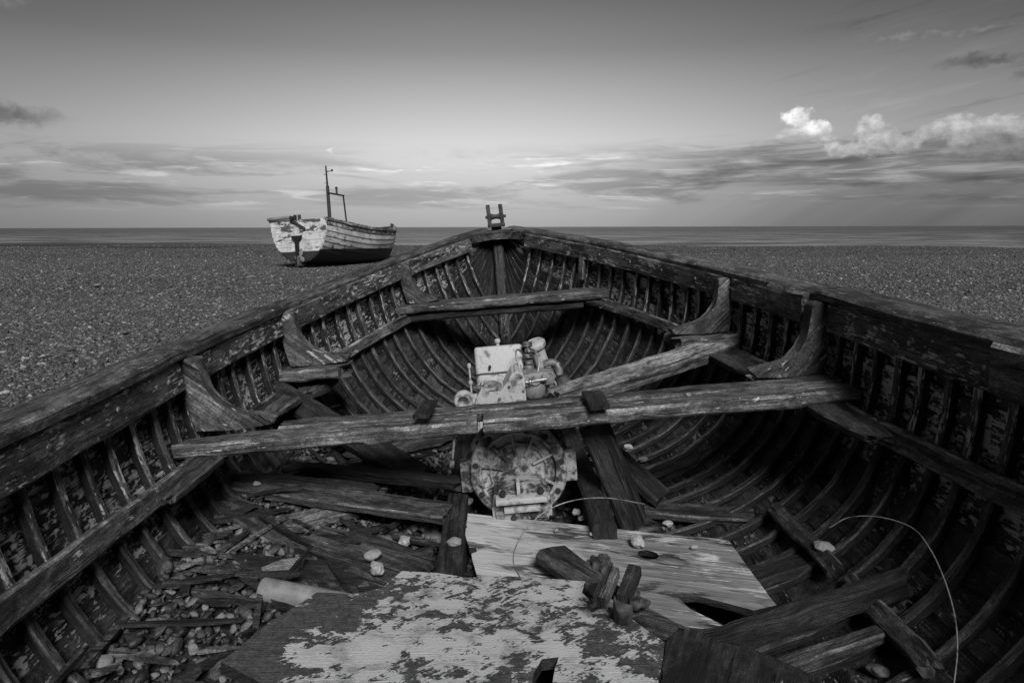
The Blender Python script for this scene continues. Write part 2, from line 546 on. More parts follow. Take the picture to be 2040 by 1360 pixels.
def chipped(name):
    m, N, bs = new_mat(name)
    tcn = N.n('ShaderNodeTexCoord'); s = N.n('ShaderNodeSeparateXYZ'); N.t.links.new(tcn.outputs['Object'], s.inputs[0])
    x, y, z = s.outputs
    a = N.noise(N.xyz(N.mul(x, 26), N.mul(y, 38), 0.0), 1, 8, .70, .5)
    b = N.noise(N.xyz(N.mul(x, 6), N.mul(y, 8), 4.0), 1, 4, .6, .6)
    sc1 = N.noise(N.xyz(N.mul(N.add(x, N.mul(y, .7)), 16), N.mul(N.sub(y, N.mul(x, .8)), 110), 9.0), 1, 4, .6, .2)
    fine = N.noise(N.xyz(N.mul(x, 130), N.mul(y, 190), 2.0), 1, 4, .7)
    fibre = N.noise(N.xyz(N.mul(x, 8), N.mul(y, 260), 1.0), 1, 4, .6)
    worn = N.ss(N.add(x, N.add(N.mul(y, -.25), N.mul(N.sub(b, .5), .5))), .10, -.22)       # bare, mossy left end
    q = N.add(N.add(N.mul(a, .44), N.mul(b, .36)), N.add(N.mul(sc1, .16), N.mul(fine, .12)))
    flaky = N.ss(N.add(x, N.mul(y, -.3)), .42, .62)                                          # flaking right edge
    q = N.sub(q, N.add(N.mul(worn, .16), N.mul(flaky, .035)))
    mask = N.ss(q, .505, .525)
    moss = N.noise(N.xyz(N.mul(x, 60), N.mul(y, 75), 12.0), 1, 6, .7, .3)
    wd = N.mul(N.lerp(.016, .075, N.ss(N.add(N.mul(fibre, .3), N.add(N.mul(a, .3), N.mul(moss, .4))), .36, .64)), N.ss(fine, .3, .7, .6, 1.5))
    pt = N.mul(.44, N.add(.60, N.add(N.mul(b, .45), N.mul(N.sub(fine, .5), .55))))
    grime = N.ss(N.noise(N.xyz(N.mul(x, 9), N.mul(y, 14), 7.0), 1, 6, .65, .5), .48, .66, 1.0, .55)
    grey(N, bs, N.lerp(wd, N.mul(pt, grime), mask))
    bs.inputs['Roughness'].default_value = .65
    bump(N, bs, N.add(N.mul(mask, .6), N.add(N.mul(fibre, .25), N.mul(fine, .25))), 1.0, .009)
    return m
M['painted'] = chipped('chipped_paint_board')
def plyw(name):
    m, N, bs = new_mat(name)
    tcn = N.n('ShaderNodeTexCoord'); s = N.n('ShaderNodeSeparateXYZ'); N.t.links.new(tcn.outputs['UV'], s.inputs[0])
    U, V = s.outputs[0], s.outputs[1]
    ob = N.n('ShaderNodeSeparateXYZ'); N.t.links.new(tcn.outputs['Object'], ob.inputs[0])
    f = N.noise(N.xyz(N.mul(U, 5), N.mul(V, 210), 0.0), 1, 5, .65, .2)
    f2 = N.noise(N.xyz(N.mul(U, 2.2), N.mul(V, 44), 3.0), 1, 5, .62, .6)
    bl = N.noise(N.xyz(N.mul(U, 5), N.mul(V, 11), 6.0), 1, 6, .62, .7)
    st = N.noise(N.xyz(N.mul(U, 4.5), N.mul(V, 15), 1.0), 1, 6, .62, .9)
    gone = N.ss(N.add(ob.outputs[0], N.mul(N.sub(bl, .5), 1.3)), .10, .46)                  # bleached paint left, bare ply right
    col = N.mul(.40, N.ss(f, .25, .62, .60, 1.1))
    bare = N.mul(.135, N.ss(N.add(N.mul(f, .5), N.mul(f2, .5)), .36, .62, .35, 1.5))
    col = N.lerp(col, bare, N.mul(gone, .9))
    col = N.mul(col, N.ss(f2, .36, .30, 1.0, .30))
    col = N.mul(col, N.ss(st, .50, .63, 1.0, .16))
    fl = N.ss(N.add(N.mul(bl, .6), N.mul(f, .4)), .55, .57)
    col = N.lerp(col, .55, N.mul(fl, .75))
    grey(N, bs, col)
    bs.inputs['Roughness'].default_value = .7
    bump(N, bs, N.add(N.mul(f, .5), f2), .5, .003)
    return m
M['panel'] = plyw('worn_plywood')
M['brd_dark'] = wood('mossy_board', .005, .028, paint=1, pc=.2, cov=.66, fleck=1.0, bstr=.6)
M['engine'] = rusty('engine_pale_paint', .09, .36, .45, 34, .55, bstr=.3)
M['edge'] = rusty('housing_worn_edge', .16, .36, .45, 40, .6)
M['housing'] = rusty('housing_flaking_paint', .025, .29, .503, 34, .6, bstr=.8)
M['metal'] = rusty('fittings_metal', .05, .22, .48, 30, .5, .3)
M['iron'] = rusty('rusty_iron', .012, .05, .5, 40, .8, bstr=.9)
M['hole'] = rusty('oily_black', .006, .012, .5, 30, .8)
M['pipe'] = rusty('dull_plastic_pipe', .13, .19, .5, 12, .5, bstr=.1)
M['wire'] = rusty('bright_wire', .10, .26, .5, 30, .35, .5)
M['rotten'] = wood('black_rotten_timber', .004, .020, bstr=1.0)
M['worn'] = wood('worn_edge', .05, .20, bstr=.8)
M['worn_dark'] = wood('worn_dark_edge', .025, .12, bstr=.8)
M['rib_side'] = wood('tarred_shaded_rib_side', .004, .018, bstr=.7)  # tar tone with side shade put into the colour, outlines each rib
M['rib_worn'] = wood('worn_rib_face', .012, .085, paint=1, pc=.40, cov=.57, fleck=1.6, bstr=.8)
M['rib_worn_low'] = wood('worn_bilge_rib_face', .010, .085, paint=1, pc=.22, cov=.65, fleck=1.6, bstr=.8)
M['keel'] = wood('keel_timber', .012, .05, bstr=.9)

# ------------------------------------------------------------------ hull mathematics
def spline(xs, ys):
    xs, ys = np.array(xs, float), np.array(ys, float)
    h = np.diff(xs); dl = np.diff(ys) / h
    m = np.zeros(len(xs))
    m[0], m[-1] = dl[0], dl[-1]
    for i in range(1, len(xs) - 1):                # monotone (pchip)
        if dl[i - 1] * dl[i] <= 0: m[i] = 0
        else:
            w1, w2 = 2 * h[i] + h[i - 1], h[i] + 2 * h[i - 1]
            m[i] = (w1 + w2) / (w1 / dl[i - 1] + w2 / dl[i])
    def f(x):
        x = min(max(x, xs[0]), xs[-1])
        i = min(int(np.searchsorted(xs, x, side='right')) - 1, len(xs) - 2)
        t = (x - xs[i]) / h[i]
        return float((2 * t ** 3 - 3 * t ** 2 + 1) * ys[i] + (t ** 3 - 2 * t ** 2 + t) * h[i] * m[i]
                     + (-2 * t ** 3 + 3 * t ** 2) * ys[i + 1] + (t ** 3 - t ** 2) * h[i] * m[i + 1])
    return f

class Hull:
    def __init__(s, b, zs, zk, n, flare=.05):
        s.b, s.zs, s.zk, s.n, s.fl = spline(*b), spline(*zs), spline(*zk), spline(*n), flare
        s.cache = {}
    def sec(s, y):
        key = round(y, 4)
        if key not in s.cache:
            th = np.linspace(0, np.pi / 2, 81)
            e = 2 / s.n(y)
            x = np.sin(th) ** e
            z = 1 - np.maximum(np.cos(th), 0) ** e
            zk, zs, b = s.zk(y), s.zs(y), s.b(y)
            x = x * b * (1 + s.fl * (z - 1))
            z = zk + z * (zs - zk)
            L = np.concatenate(([0], np.cumsum(np.hypot(np.diff(x), np.diff(z)))))
            s.cache[key] = (x, z, L)
        return s.cache[key]
    def P(s, y, u, side=1):
        x, z, L = s.sec(y)
        l = u * L[-1]
        return Vector((side * float(np.interp(l, L, x)), y, float(np.interp(l, L, z))))
    def u_at(s, y, dz):
        """girth fraction at dz below the sheer"""
        x, z, L = s.sec(y)
        return float(np.interp(s.zs(y) - dz, z, L) / L[-1])
    def frame(s, y, u, side=1):
        """position, inward normal, forward tangent, upward tangent"""
        e = .01
        p = s.P(y, u, side)
        ty = (s.P(y + e, min(u, 1), side) - s.P(y - e, u, side)).normalized()
        tu = (s.P(y, min(u + .01, 1), side) - s.P(y, max(u - .01, 0), side)).normalized()
        n = tu.cross(ty) * side
        n = n.normalized()
        if n.x * side > 0 or (abs(n.x) < 1e-3 and n.z < 0): n = -n
        return p, n, ty, tu
    def x_in(s, y, z):
        x, zz, L = s.sec(y)
        return float(np.interp(z, zz, x))

def strake(hull, u0, u1, side, y0, y1, thick=.017, lap=.014, ny=46, nu=3, wob=.0015, dense_bow=True):
    ys = [y0 + (y1 - y0) * (1 - (1 - i / (ny - 1)) ** (1.35 if dense_bow else 1)) for i in range(ny)]
    V, F, UV = [], [], []
    off = random.uniform(0, 60)
    wdt = .11
    du = (u1 - u0)
    cols = nu + 1
    for y in ys:
        for side_i in range(2):                     # inner, outer
            for c_ in range(cols):
                t = c_ / nu
                u = u0 - du * .12 + (du * 1.12) * t
                p, n, ty, tu = hull.frame(y, max(0, min(1, u)), side)
                d = lap * (1 - t)                   # lower edge laps outside the strake below
                q = p - n * (d + (thick if side_i else 0)) + nv(p, 3, off) * wob
                V.append(q)
    k = 2 * cols
    ring = [c_ for c_ in range(cols)] + [cols + c_ for c_ in range(cols - 1, -1, -1)]
    vv = [wdt * (c_ / nu) for c_ in range(cols)]
    vv = vv + vv[::-1]
    L = [0.0]
    for i in range(1, ny): L.append(L[-1] + (V[i * k + 1] - V[(i - 1) * k + 1]).length)
    nr = len(ring)
    for i in range(ny - 1):
        for j in range(nr):
            a, b = ring[j], ring[(j + 1) % nr]
            f = (i * k + a, i * k + b, (i + 1) * k + b, (i + 1) * k + a)
            uv = ((L[i], vv[j] + off), (L[i], vv[(j + 1) % nr] + off), (L[i + 1], vv[(j + 1) % nr] + off), (L[i + 1], vv[j] + off))
            if side < 0: f, uv = f[::-1], uv[::-1]
            F.append(f); UV.append(uv)
    for base_i, rv in ((0, False), ((ny - 1) * k, True)):
        f = tuple(base_i + r for r in ring)
        if rv != (side < 0): f = f
        F.append(f if (rv == (side > 0)) else f[::-1])
        UV.append(tuple((0, 0) for _ in ring))
    me = mesh_of(V, F, UV, 30)
    return me

def rail(hull, y0, y1, side, dz, w, h, inward, prof=None, n=None, jit=.003, mode='wall', rag=(0, 0), ch=.008, lift=0.0):
    """timber running along the hull. wall: stands against the planking; cap: lies flat on the sheer"""
    n = n or max(4, int(abs(y1 - y0) / .09))
    C, A, B = [], [], []
    for i in range(n):
        y = y0 + (y1 - y0) * i / (n - 1)
        u = hull.u_at(y, dz(y) if callable(dz) else dz)
        p, nn, ty, tu = hull.frame(y, u, side)
        if mode == 'cap':
            hx = Vector((-side, 0, 0)); hx = (hx - ty * hx.dot(ty)).normalized()
            up = hx.cross(ty); up = up if up.z > 0 else -up
            C.append(p + hx * inward + up * lift); A.append(hx); B.append(up)
        else:
            C.append(p + nn * inward); A.append(tu); B.append(nn)
    t = (C[1] - C[0])
    if A[0].cross(B[0]).dot(t) > 0:                 # keep faces outward
        A = [-a for a in A]
    return sweep(C, A, B, prof or rect_prof(w, h, ch, 4), jit, 7, rag)

# ================================================================== SETTING
# ---- beach
def crest_y(x):
    return 45.5 - .30 * x + 1.2 * math.sin(x * .13)
def beach_z(x, y):
    z = .05 * mnoise.noise(Vector((x * .13, y * .13, 0))) * min(1, max(0, (math.hypot(x, y - 2.5) - 3) / 6))
    z += .10 * mnoise.noise(Vector((x * .06, y * .22, 4.0))) * min(1, max(0, (y - 9) / 18))
    yc = crest_y(x)
    if y > yc - 6:
        z += -.10 * max(0, min(1, (y - yc + 6) / 6))*0
    if y > yc:
        t = y - yc
        z -= .16 * t if t > 1.5 else .16 * t * t / 3 + .08 * t * 0
    # wave-cut hollows just before the crest
    for hx, hy, rx, ry, dp in ((-37, 50.5, 7, 1.8, .38), (-22.5, 44.0, 6, 1.6, .32), (27, 31.5, 6, 1.2, .25), (-30, 47, 4, 1.0, .12)):
        d = ((x - hx) / rx) ** 2 + ((y - hy) / ry) ** 2
        if d < 4: z -= dp * math.exp(-d * 1.6)
    return z
xs = np.concatenate((np.linspace(-400, -60, 18), np.linspace(-58, 58, 160), np.linspace(60, 400, 18)))
ysb = np.concatenate((np.linspace(-200, -8, 14), np.linspace(-7, 14, 40), np.linspace(14.4, 62, 150), np.linspace(63, 240, 14)))
V = [(x, y, beach_z(x, y)) for y in ysb for x in xs]
nxs = len(xs)
F = [(j * nxs + i, j * nxs + i + 1, (j + 1) * nxs + i + 1, (j + 1) * nxs + i) for j in range(len(ysb) - 1) for i in range(nxs - 1)]
m, N, bs = new_mat('shingle_ground')
g_ = N.n('ShaderNodeNewGeometry')
sx = N.n('ShaderNodeSeparateXYZ'); N.t.links.new(g_.outputs['Position'], sx.inputs[0])
vo = N.n('ShaderNodeTexVoronoi', feature='F1'); vo.inputs['Scale'].default_value = 30
N.t.links.new(g_.outputs['Position'], vo.inputs['Vector'])
vc = N.n('ShaderNodeSeparateColor'); N.t.links.new(vo.outputs['Color'], vc.inputs[0])
pv = N.curve(vc.outputs[0], [(0, .026), (.45, .05), (.75, .08), (.93, .15), (1, .30)])
lg = N.noise(N.xyz(N.mul(sx.outputs[0], .25), N.mul(sx.outputs[1], .6), 0.0), 1, 4, .6)
pv = N.mul(pv, N.lerp(.62, 1.3, lg))
pv = N.mul(pv, N.ss(vo.outputs['Distance'], .75, .35, .45, 1.0))
for hx, hy, rx_, ry_ in ((-37, 50.5, 9, 2.2), (-22.5, 44.5, 7, 1.7), (27, 33.0, 8, 1.3)):     # darker shingle in the hollows
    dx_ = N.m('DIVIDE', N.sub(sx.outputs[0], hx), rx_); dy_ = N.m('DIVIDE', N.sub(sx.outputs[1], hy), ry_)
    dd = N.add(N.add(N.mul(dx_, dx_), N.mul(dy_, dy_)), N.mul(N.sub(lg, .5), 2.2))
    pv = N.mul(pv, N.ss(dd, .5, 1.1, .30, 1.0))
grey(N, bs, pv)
bs.inputs['Roughness'].default_value = .7
bump(N, bs, N.sub(1.0, vo.outputs['Distance']), 1.0, .05)
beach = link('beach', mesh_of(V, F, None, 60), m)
tag(beach, 'shingle beach stretching from the wreck to the sea', kind='structure')

# ---- sea
m, N, bs = new_mat('sea_water')
g_ = N.n('ShaderNodeNewGeometry')
sx = N.n('ShaderNodeSeparateXYZ'); N.t.links.new(g_.outputs['Position'], sx.inputs[0])
wv = N.noise(N.xyz(N.mul(sx.outputs[0], .05), N.mul(sx.outputs[1], .11), 0.0), 1, 8, .62, .4)
w2 = N.noise(N.xyz(N.mul(sx.outputs[0], .30), N.mul(sx.outputs[1], .55), 3.0), 1, 6, .6, .3)
bs.inputs['Roughness'].default_value = .32
bs.inputs['IOR'].default_value = 1.33
w3 = N.noise(N.xyz(N.mul(sx.outputs[0], .03), N.mul(sx.outputs[1], .05), 6.0), 1, 8, .68, .4)
shal = N.ss(sx.outputs[1], 900.0, 90.0)                    # silty shallows off the beach
grey(N, bs, N.mul(N.lerp(.045, .105, shal), N.ss(w3, .40, .62, .25, 2.1)))
bump(N, bs, N.add(N.mul(wv, 1.6), N.mul(w2, .7)), 1.0, 1.4)
V = [(-30000, 40, -3.4), (30000, 40, -3.4), (30000, 45000, -3.4), (-30000, 45000, -3.4)]
sea = link('sea', mesh_of(V, [(0, 1, 2, 3)], None, 0), m)
tag(sea, 'grey sea running to a level horizon', kind='structure')

# ================================================================== WRECK
HEEL, YAW = 4.4, 1.65
ROOT = Matrix.Translation((.128, 0, 0)) @ Matrix.Rotation(R(YAW), 4, 'Z') @ Matrix.Rotation(R(-HEEL), 4, 'Y')
ROOTI = ROOT.inverted()
wreck = empty('wrecked_boat', ROOT)
tag(wreck, 'rotting open wooden boat filling the foreground, broken thwarts and bare ribs', 'boat')
H = Hull(b=([-.6, 0, .6, 1.3, 2.2, 3.0, 3.6, 4.2, 4.65, 5.0, 5.2, 5.32], [.88, 1.0, 1.07, 1.115, 1.13, 1.045, .89, .655, .43, .23, .10, .03]),
         zs=([-.6, .6, 1.4, 2.3, 3.05, 3.6, 4.2, 4.8, 5.32], [.86, .835, .84, .862, .905, .955, 1.03, 1.11, 1.185]),
         zk=([-.6, .5, 1.5, 3.4, 4.0, 4.4, 4.7, 4.92, 5.08, 5.2, 5.32], [.10, .06, .05, .05, .08, .15, .27, .45, .68, .92, 1.17]),
         n=([-.6, 2.5, 3.4, 4.2, 4.7, 5.32], [3.1, 3.1, 2.7, 2.05, 1.55, 1.15]))
NST = 11
us = [0.0, .075] + [.075 + .925 * ((i + 1) / (NST - 1)) for i in range(NST - 1)]
Y0, Y1 = -.58, 5.30
for side in (-1, 1):
    for i in range(NST):
        mat_ = M['topside'] if i >= NST - 3 else M['bilge']
        link('hull_plank', strake(H, us[i], us[i + 1], side, Y0, Y1), mat_, wreck)

# ribs
RIB_D = .028
def rib(y, side, u0, u1, w=.034, d=RIB_D, rag=(0, 0)):
    n = 22
    C, A, B = [], [], []
    for i in range(n):
        u = u0 + (u1 - u0) * i / (n - 1)
        p, nn, ty, tu = H.frame(y, u, side)
        C.append(p + nn * (d / 2 - .004)); A.append(ty); B.append(nn)
    t = C[1] - C[0]
    if A[0].cross(B[0]).dot(t) > 0: A = [-a for a in A]
    me = sweep(C, A, B, rect_prof(w, d, .005, 2), .0035, 14, rag)
    for q in ('rib_worn', 'rib_worn_low', 'rib_side'): me.materials.append(M[q])
    ur = H.u_at(y, .34); kk = 10
    for q, f in enumerate(me.polygons):              # inner face worn bare, sides coloured dark: tar plus painted shade
        i = min(f.vertices) // kk
        j = q % kk if q < (n - 1) * kk else 0
        f.material_index = 2 if j not in (0, 1, 2, 9) else 1 if u0 + (u1 - u0) * (i + .5) / (n - 1) < ur else 0
    return me
y = .15
k_ = 0
while y < 5.02:
    for side in (-1, 1):
        yy = y + random.uniform(-.012, .012)
        u1 = .965
        w = random.uniform(.021, .030)
        r_ = (0, 0)
        if side < 0 and k_ == 99:              # rotted away below the rail
            link('rib', rib(yy, side, .03, H.u_at(yy, .34), w, RIB_D, (0, .03)), M['rib_low'], wreck)
            continue
        # a rib is one bent timber; the upper length has kept some of its paint
        link('rib', rib(yy, side, .03, u1, w), M['rib'] , wreck)
    k_ += 1
    y += .117

# keelson, floors
def lbox(p0, p1, w, h, **kw):
    return board_mesh(p0, p1, w, h, **kw)
link('keelson', lbox((0, -.5, .085), (0, 4.25, .10), .11, .07), M['keel'], wreck)
stem_pts = [Vector((0, y_, H.zk(y_) + .0)) for y_ in (4.15, 4.4, 4.6, 4.75, 4.88, 4.98, 5.06, 5.13, 5.19, 5.24, 5.285)]
stem_pts = [p + Vector((0, -.035, .035)) for p in stem_pts]
stem_pts.append(Vector((0, 5.285, 1.21)))
n_ = len(stem_pts)
T = [(stem_pts[min(i + 1, n_ - 1)] - stem_pts[max(i - 1, 0)]).normalized() for i in range(n_)]
link('stem_post', sweep(stem_pts, [Vector((1, 0, 0))] * n_, [t.cross(Vector((1, 0, 0))) * -1 for t in T], rect_prof(.075, .10, .01, 4), .003), M['bilge'], wreck)
keel_pts = [Vector((0, y_, H.zk(y_) - .06)) for y_ in (-.55, .5, 1.5, 2.5, 3.4, 4.0, 4.4, 4.7, 4.92, 5.08, 5.2, 5.31)]
keel_pts = [p + Vector((0, .05 if p.y > 4.5 else 0, 0)) for p in keel_pts]
n_ = len(keel_pts)
T = [(keel_pts[min(i + 1, n_ - 1)] - keel_pts[max(i - 1, 0)]).normalized() for i in range(n_)]
link('keel', sweep(keel_pts, [Vector((1, 0, 0))] * n_, [t.cross(Vector((1, 0, 0))) * -1 for t in T], rect_prof(.07, .10, .008, 2), .002), M['keel'], wreck)
# transom behind
for i in range(5):
    za, zb = H.zk(-.58) + (H.zs(-.58) - H.zk(-.58)) * i / 5, H.zk(-.58) + (H.zs(-.58) - H.zk(-.58)) * (i + 1) / 5
    pts = []
    for q in range(5):
        z = za + .002 + (zb - za - .004) * q / 4
        pts.append(Vector((H.x_in(-.58, z) + .004, -.585, z)))
    outl = pts + [Vector((-p.x, p.y, p.z)) for p in reversed(pts)]
    link('transom_plank', poly_mesh(outl, .028, normal=(0, -1, 0), udir=(1, 0, 0)), M['topside'], wreck)
# engine beds and floor timbers
for x, ya, yb in ((-.235, 1.45, 3.25), (.235, 1.98, 3.25)):
    link('engine_bed', lbox((x, ya, .20), (x, yb, .20), .075, .16, rag=(.01, .01), ch=.008), M['driftdark'], wreck)
for y_ in (.9, 1.25, 1.6, 1.95, 2.62, 3.3, 3.75):
    ww = .36 if y_ < 3.5 else .22
    link('floor_timber', lbox((-ww, y_, .105), (ww, y_, .105), .05, .06), M['keel'], wreck)

# rails: inner rail in lengths, capping, rubbing strake
capp = [(.062, -.016), (.062, .006), (.05, .017), (.02, .021), (-.02, .021), (-.05, .017), (-.062, .006), (-.062, -.016)]
capp = capp[::-1]
IN_OFF = RIB_D + .010
for side, segs in ((-1, ((-.55, 2.19), (2.30, 3.01), (3.07, 4.98))), (1, ((-.55, 2.27), (2.36, 2.98), (3.06, 4.98)))):
    for (a, b) in segs:
        link('inner_rail', rail(H, a, b, side, .050, .098, .032, IN_OFF, ch=.006), M['inwale'], wreck)
for side, segs in ((-1, ((-.57, 2.235, 1.12, .004), (2.24, 3.03, 1.12, .0), (3.03, 5.2, .86, -.006))), (1, ((-.57, 2.35, 1.1, .002), (2.355, 3.6, .95, -.003), (3.605, 5.2, .84, -.006)))):
    for (a, b, sc_, dzc) in segs:
        pr = [(w * sc_, h) for w, h in capp]
        link('capping_rail', rail(H, a, b, side, .0, .12, .036, -.008, prof=pr, mode='cap', lift=.019 + dzc, jit=.0035), M['rail'], wreck)
    link('rubbing_strake', rail(H, -.57, 5.22, side, .05, .05, .035, -.030, jit=.003), M['rail'], wreck)
# scarf blocks on the starboard rail
link('rail_block', rail(H, 2.40, 2.66, 1, .036, .11, .05, IN_OFF + .014, ch=.014, jit=.008, rag=(.015, .02)), M['rail'], wreck)
link('rail_block', rail(H, .95, 1.46, 1, .036, .12, .05, IN_OFF + .014, ch=.016, jit=.008, rag=(.015, .02)), M['rail'], wreck)
link('rail_block', rail(H, .8, 1.15, -1, .040, .10, .045, IN_OFF + .014, ch=.016, jit=.008, rag=(.015, .02)), M['rail'], wreck)
# breasthook
def bh(a, b, t): return Vector((a, b, t))
zt = 1.175
out_ = [(-.30, 4.90), (-.16, 5.02), (-.05, 5.10), (.05, 5.10), (.16, 5.02), (.33, 4.88), (.36, 4.93), (.19, 5.09), (.07, 5.22), (-.07, 5.22), (-.19, 5.09), (-.33, 4.95)]
bm = bmesh.new()
add_prism(bm, out_, lambda a, b, t: Vector((a, b, H.zs(b) + t)), -.038, .012)
bmesh.ops.bevel(bm, geom=list(bm.edges), offset=.008, segments=1, affect='EDGES', clamp_overlap=True)
me = bm_mesh(bm); 
def planar_uv(me, ud, vd, off=None):
    off = random.uniform(0, 50) if off is None else off
    lay = me.uv_layers.new(name='UVMap')
    ud, vd = Vector(ud), Vector(vd)
    for l in me.loops:
        p = me.vertices[l.vertex_index].co
        lay.data[l.index].uv = (p.dot(ud) + off, p.dot(vd) + off)
    return me
link('breasthook', planar_uv(me, (1, 0, 0), (0, .8, .6)), M['rail'], wreck)
# bow roller
zr = 1.205
fair = bpy.data.objects.new('bow_roller', None)
bm = bmesh.new()
add_box(bm, (0, 5.22, zr + .012), (.13, .08, .028), .006)
base_o = link('bow_roller', bm_mesh(bm), M['iron'], wreck)
for x, tilt in ((-.048, -.04), (.048, -.06)):
    bm = bmesh.new()
    add_box(bm, (0, 0, .075), (.030, .045, .15), .005, rot=None)
    bmesh.ops.transform(bm, matrix=Matrix.Translation((x, 5.22, zr + .015)) @ Matrix.Rotation(tilt, 4, 'Y'), verts=bm.verts)
    link('cheek', bm_mesh(bm), M['iron'], base_o)
bm = bmesh.new()
add_lathe(bm, (-.036, 5.22, zr + .075), (1, 0, 0), [(0, 0), (.026, 0), (.020, .015), (.016, .036), (.020, .057), (.026, .072), (0, .072)], 16)
link('roller', bm_mesh(bm), M['iron'], base_o)
bm = bmesh.new()
add_cyl(bm, (-.078, 5.22, zr + .075), (.078, 5.22, zr + .075), .011, 10)
link('axle', bm_mesh(bm), M['iron'], base_o)

# risers that carry the thwarts
ROFF = RIB_D + .014
for side, segs in ((-1, ((-.55, 2.27, 0, .03), (2.60, 2.82, .03, .05), (3.02, 4.36, .01, .02))), (1, ((-.55, 2.33, 0, .03), (2.42, 3.0, .02, .02), (3.06, 4.40, .02, .02)))):
    for (a, b, ra, rb) in segs:
        link('riser', rail(H, a, b, side, lambda q: .298 + .034 * min(1, max(0, (q - 1.3) / .7)), .062, .030, ROFF, ch=.007, rag=(ra, rb), jit=.005), M['rail'], wreck)
def shelf(y0, y1, side, dz, w, h, inn, mat, rag=(.02, .03)):
    """short ledge lying on the riser, under a thwart end"""
    n = 7
    C = []
    for i in range(n):
        y_ = y0 + (y1 - y0) * i / (n - 1)
        z = H.zs(y_) - dz
        C.append(Vector((side * (H.x_in(y_, z) - inn), y_, z)))
    t = (C[-1] - C[0]).normalized()
    A = t.cross(Vector((0, 0, 1))).normalized()
    return link('riser_ledge', sweep(C, [A] * n, [A.cross(t)] * n, rect_prof(w, h * .85, .008, 8), .008, 9, (rag[0] * 2, rag[1] * 2), scale=lambda q: (.62 + .38 * min(1, q * 3.2), .7 + .3 * min(1, q * 4))), mat, wreck)
shelf(1.80, 2.16, -1, .305, .085, .034, .10, M['drift'])
shelf(1.80, 2.14, 1, .300, .12, .034, .105, M['drift'])
shelf(2.60, 2.98, 1, .315, .13, .035, .11, M['drift'])
shelf(2.62, 2.80, -1, .325, .10, .04, .10, M['drift'])
shelf(2.92, 3.10, -1, .345, .12, .05, .11, M['drift'])
shelf(4.05, 4.32, 1, .318, .10, .035, .09, M['drift'])

# thwarts
def thwart(name, x0, x1, ya, yb, zt_, th, mat, rag=(.02, .02), dz=0.0):
    return link(name, board_mesh((x0, (ya + yb) / 2, zt_ - th / 2), (x1, (ya + yb) / 2, zt_ - th / 2 + dz), yb - ya, th, rag=rag, jit=.006, ch=.009, nw=6), mat, wreck)
zt2 = H.zs(2.2) - .250
thwart('thwart', -.79, 1.085, 2.195, 2.29, zt2 + .004, .040, M['thwart'])
thwart('thwart', -1.09, -.135, 2.09, 2.19, zt2, .046, M['thwart'], (.02, .004))
thwart('thwart', -.118, 1.09, 2.09, 2.19, zt2 - .001, .047, M['thwart'], (.004, .02))
zt4 = H.zs(4.2) - .25
thwart('thwart', -.645, .63, 4.10, 4.33, zt4, .05, M['thwart'], (.03, .05))
thwart('thwart', -.58, .47, 4.13, 4.19, zt4 - .055, .05, M['driftdark'], (.02, .03))
zt3 = H.zs(3.03) - .245
thwart('broken_thwart', -1.005, -.735, 2.93, 3.13, zt3, .05, M['thwart'], (.01, .05))
thwart('broken_thwart', .735, 1.005, 2.93, 3.13, zt3, .045, M['thwart'], (.04, .01))
thwart('broken_thwart', .75, .95, 2.95, 3.05, zt3 - .055, .02, M['weathered'], (.05, .01))

# knees
def knee(y, side, Ht, L, th, zbase, wtop=.056, toe=.035, mat='knee', sag=.0):
    xc = H.x_in(y, zbase) - RIB_D - .004
    def p_of(a, b, t):
        hx = H.x_in(y, min(zbase + b, H.zs(y))) - H.x_in(y, zbase)
        lean = hx * max(0, 1 - a / .12)
        return Vector((side * (xc - a + lean), y + t, zbase + b))
    nseg = 12
    curve_ = []
    P0, P1, P2, P3 = (L, toe), (L * .40, .050 + sag), (wtop * 1.0, Ht * .22), (wtop, Ht)
    for i in range(nseg + 1):
        t = i / nseg
        a = (1 - t) ** 3 * P0[0] + 3 * (1 - t) ** 2 * t * P1[0] + 3 * (1 - t) * t * t * P2[0] + t ** 3 * P3[0]
        b = (1 - t) ** 3 * P0[1] + 3 * (1 - t) ** 2 * t * P1[1] + 3 * (1 - t) * t * t * P2[1] + t ** 3 * P3[1]
        curve_.append((a, b))
    outl = [(0, .0), (L * .5, .0), (L - .02, .004)] + curve_ + [(wtop * .5, Ht + .004), (0.012, Ht - .004), (0, Ht * .8), (0, Ht * .55), (0, Ht * .3)]
    bm = bmesh.new()
    add_prism(bm, outl, p_of, -th / 2, th / 2)
    bmesh.ops.bevel(bm, geom=list(bm.edges), offset=.005, segments=1, affect='EDGES', clamp_overlap=True)
    for v in bm.verts:
        v.co += nv(v.co, 9, y * 3 + side) * .003 + nv(v.co, 40, y) * .0015
    me = bm_mesh(bm, 28)
    planar_uv(me, (side * -.55, 0, -.50), (side * -.30, .4, .34))
    return link('knee', me, M[mat], wreck)
KY = ((2.245, -1, .31, .275, .075), (2.315, 1, .275, .255, .075), (3.04, -1, .285, .27, .075), (3.02, 1, .275, .27, .07), (4.2, -1, .27, .21, .065))
for (y_, sd_, Ht, L_, th_) in KY:
    zb = (zt2 if y_ < 2.5 else zt3 if y_ < 3.5 else zt4) + .004
    knee(y_, sd_, H.zs(y_) - zb + .0, L_, th_ * .82, zb)
# upright cleat forward to starboard
yb_ = 4.38
p_a, n_a, t_a, u_a = H.frame(yb_, H.u_at(yb_, .02), 1)
p_b, n_b, t_b, u_b = H.frame(yb_, H.u_at(yb_, .23), 1)
link('cleat', board_mesh(p_a + n_a * .034, p_b + n_b * .034, .055, .03, up=n_a), M['knee'], wreck)
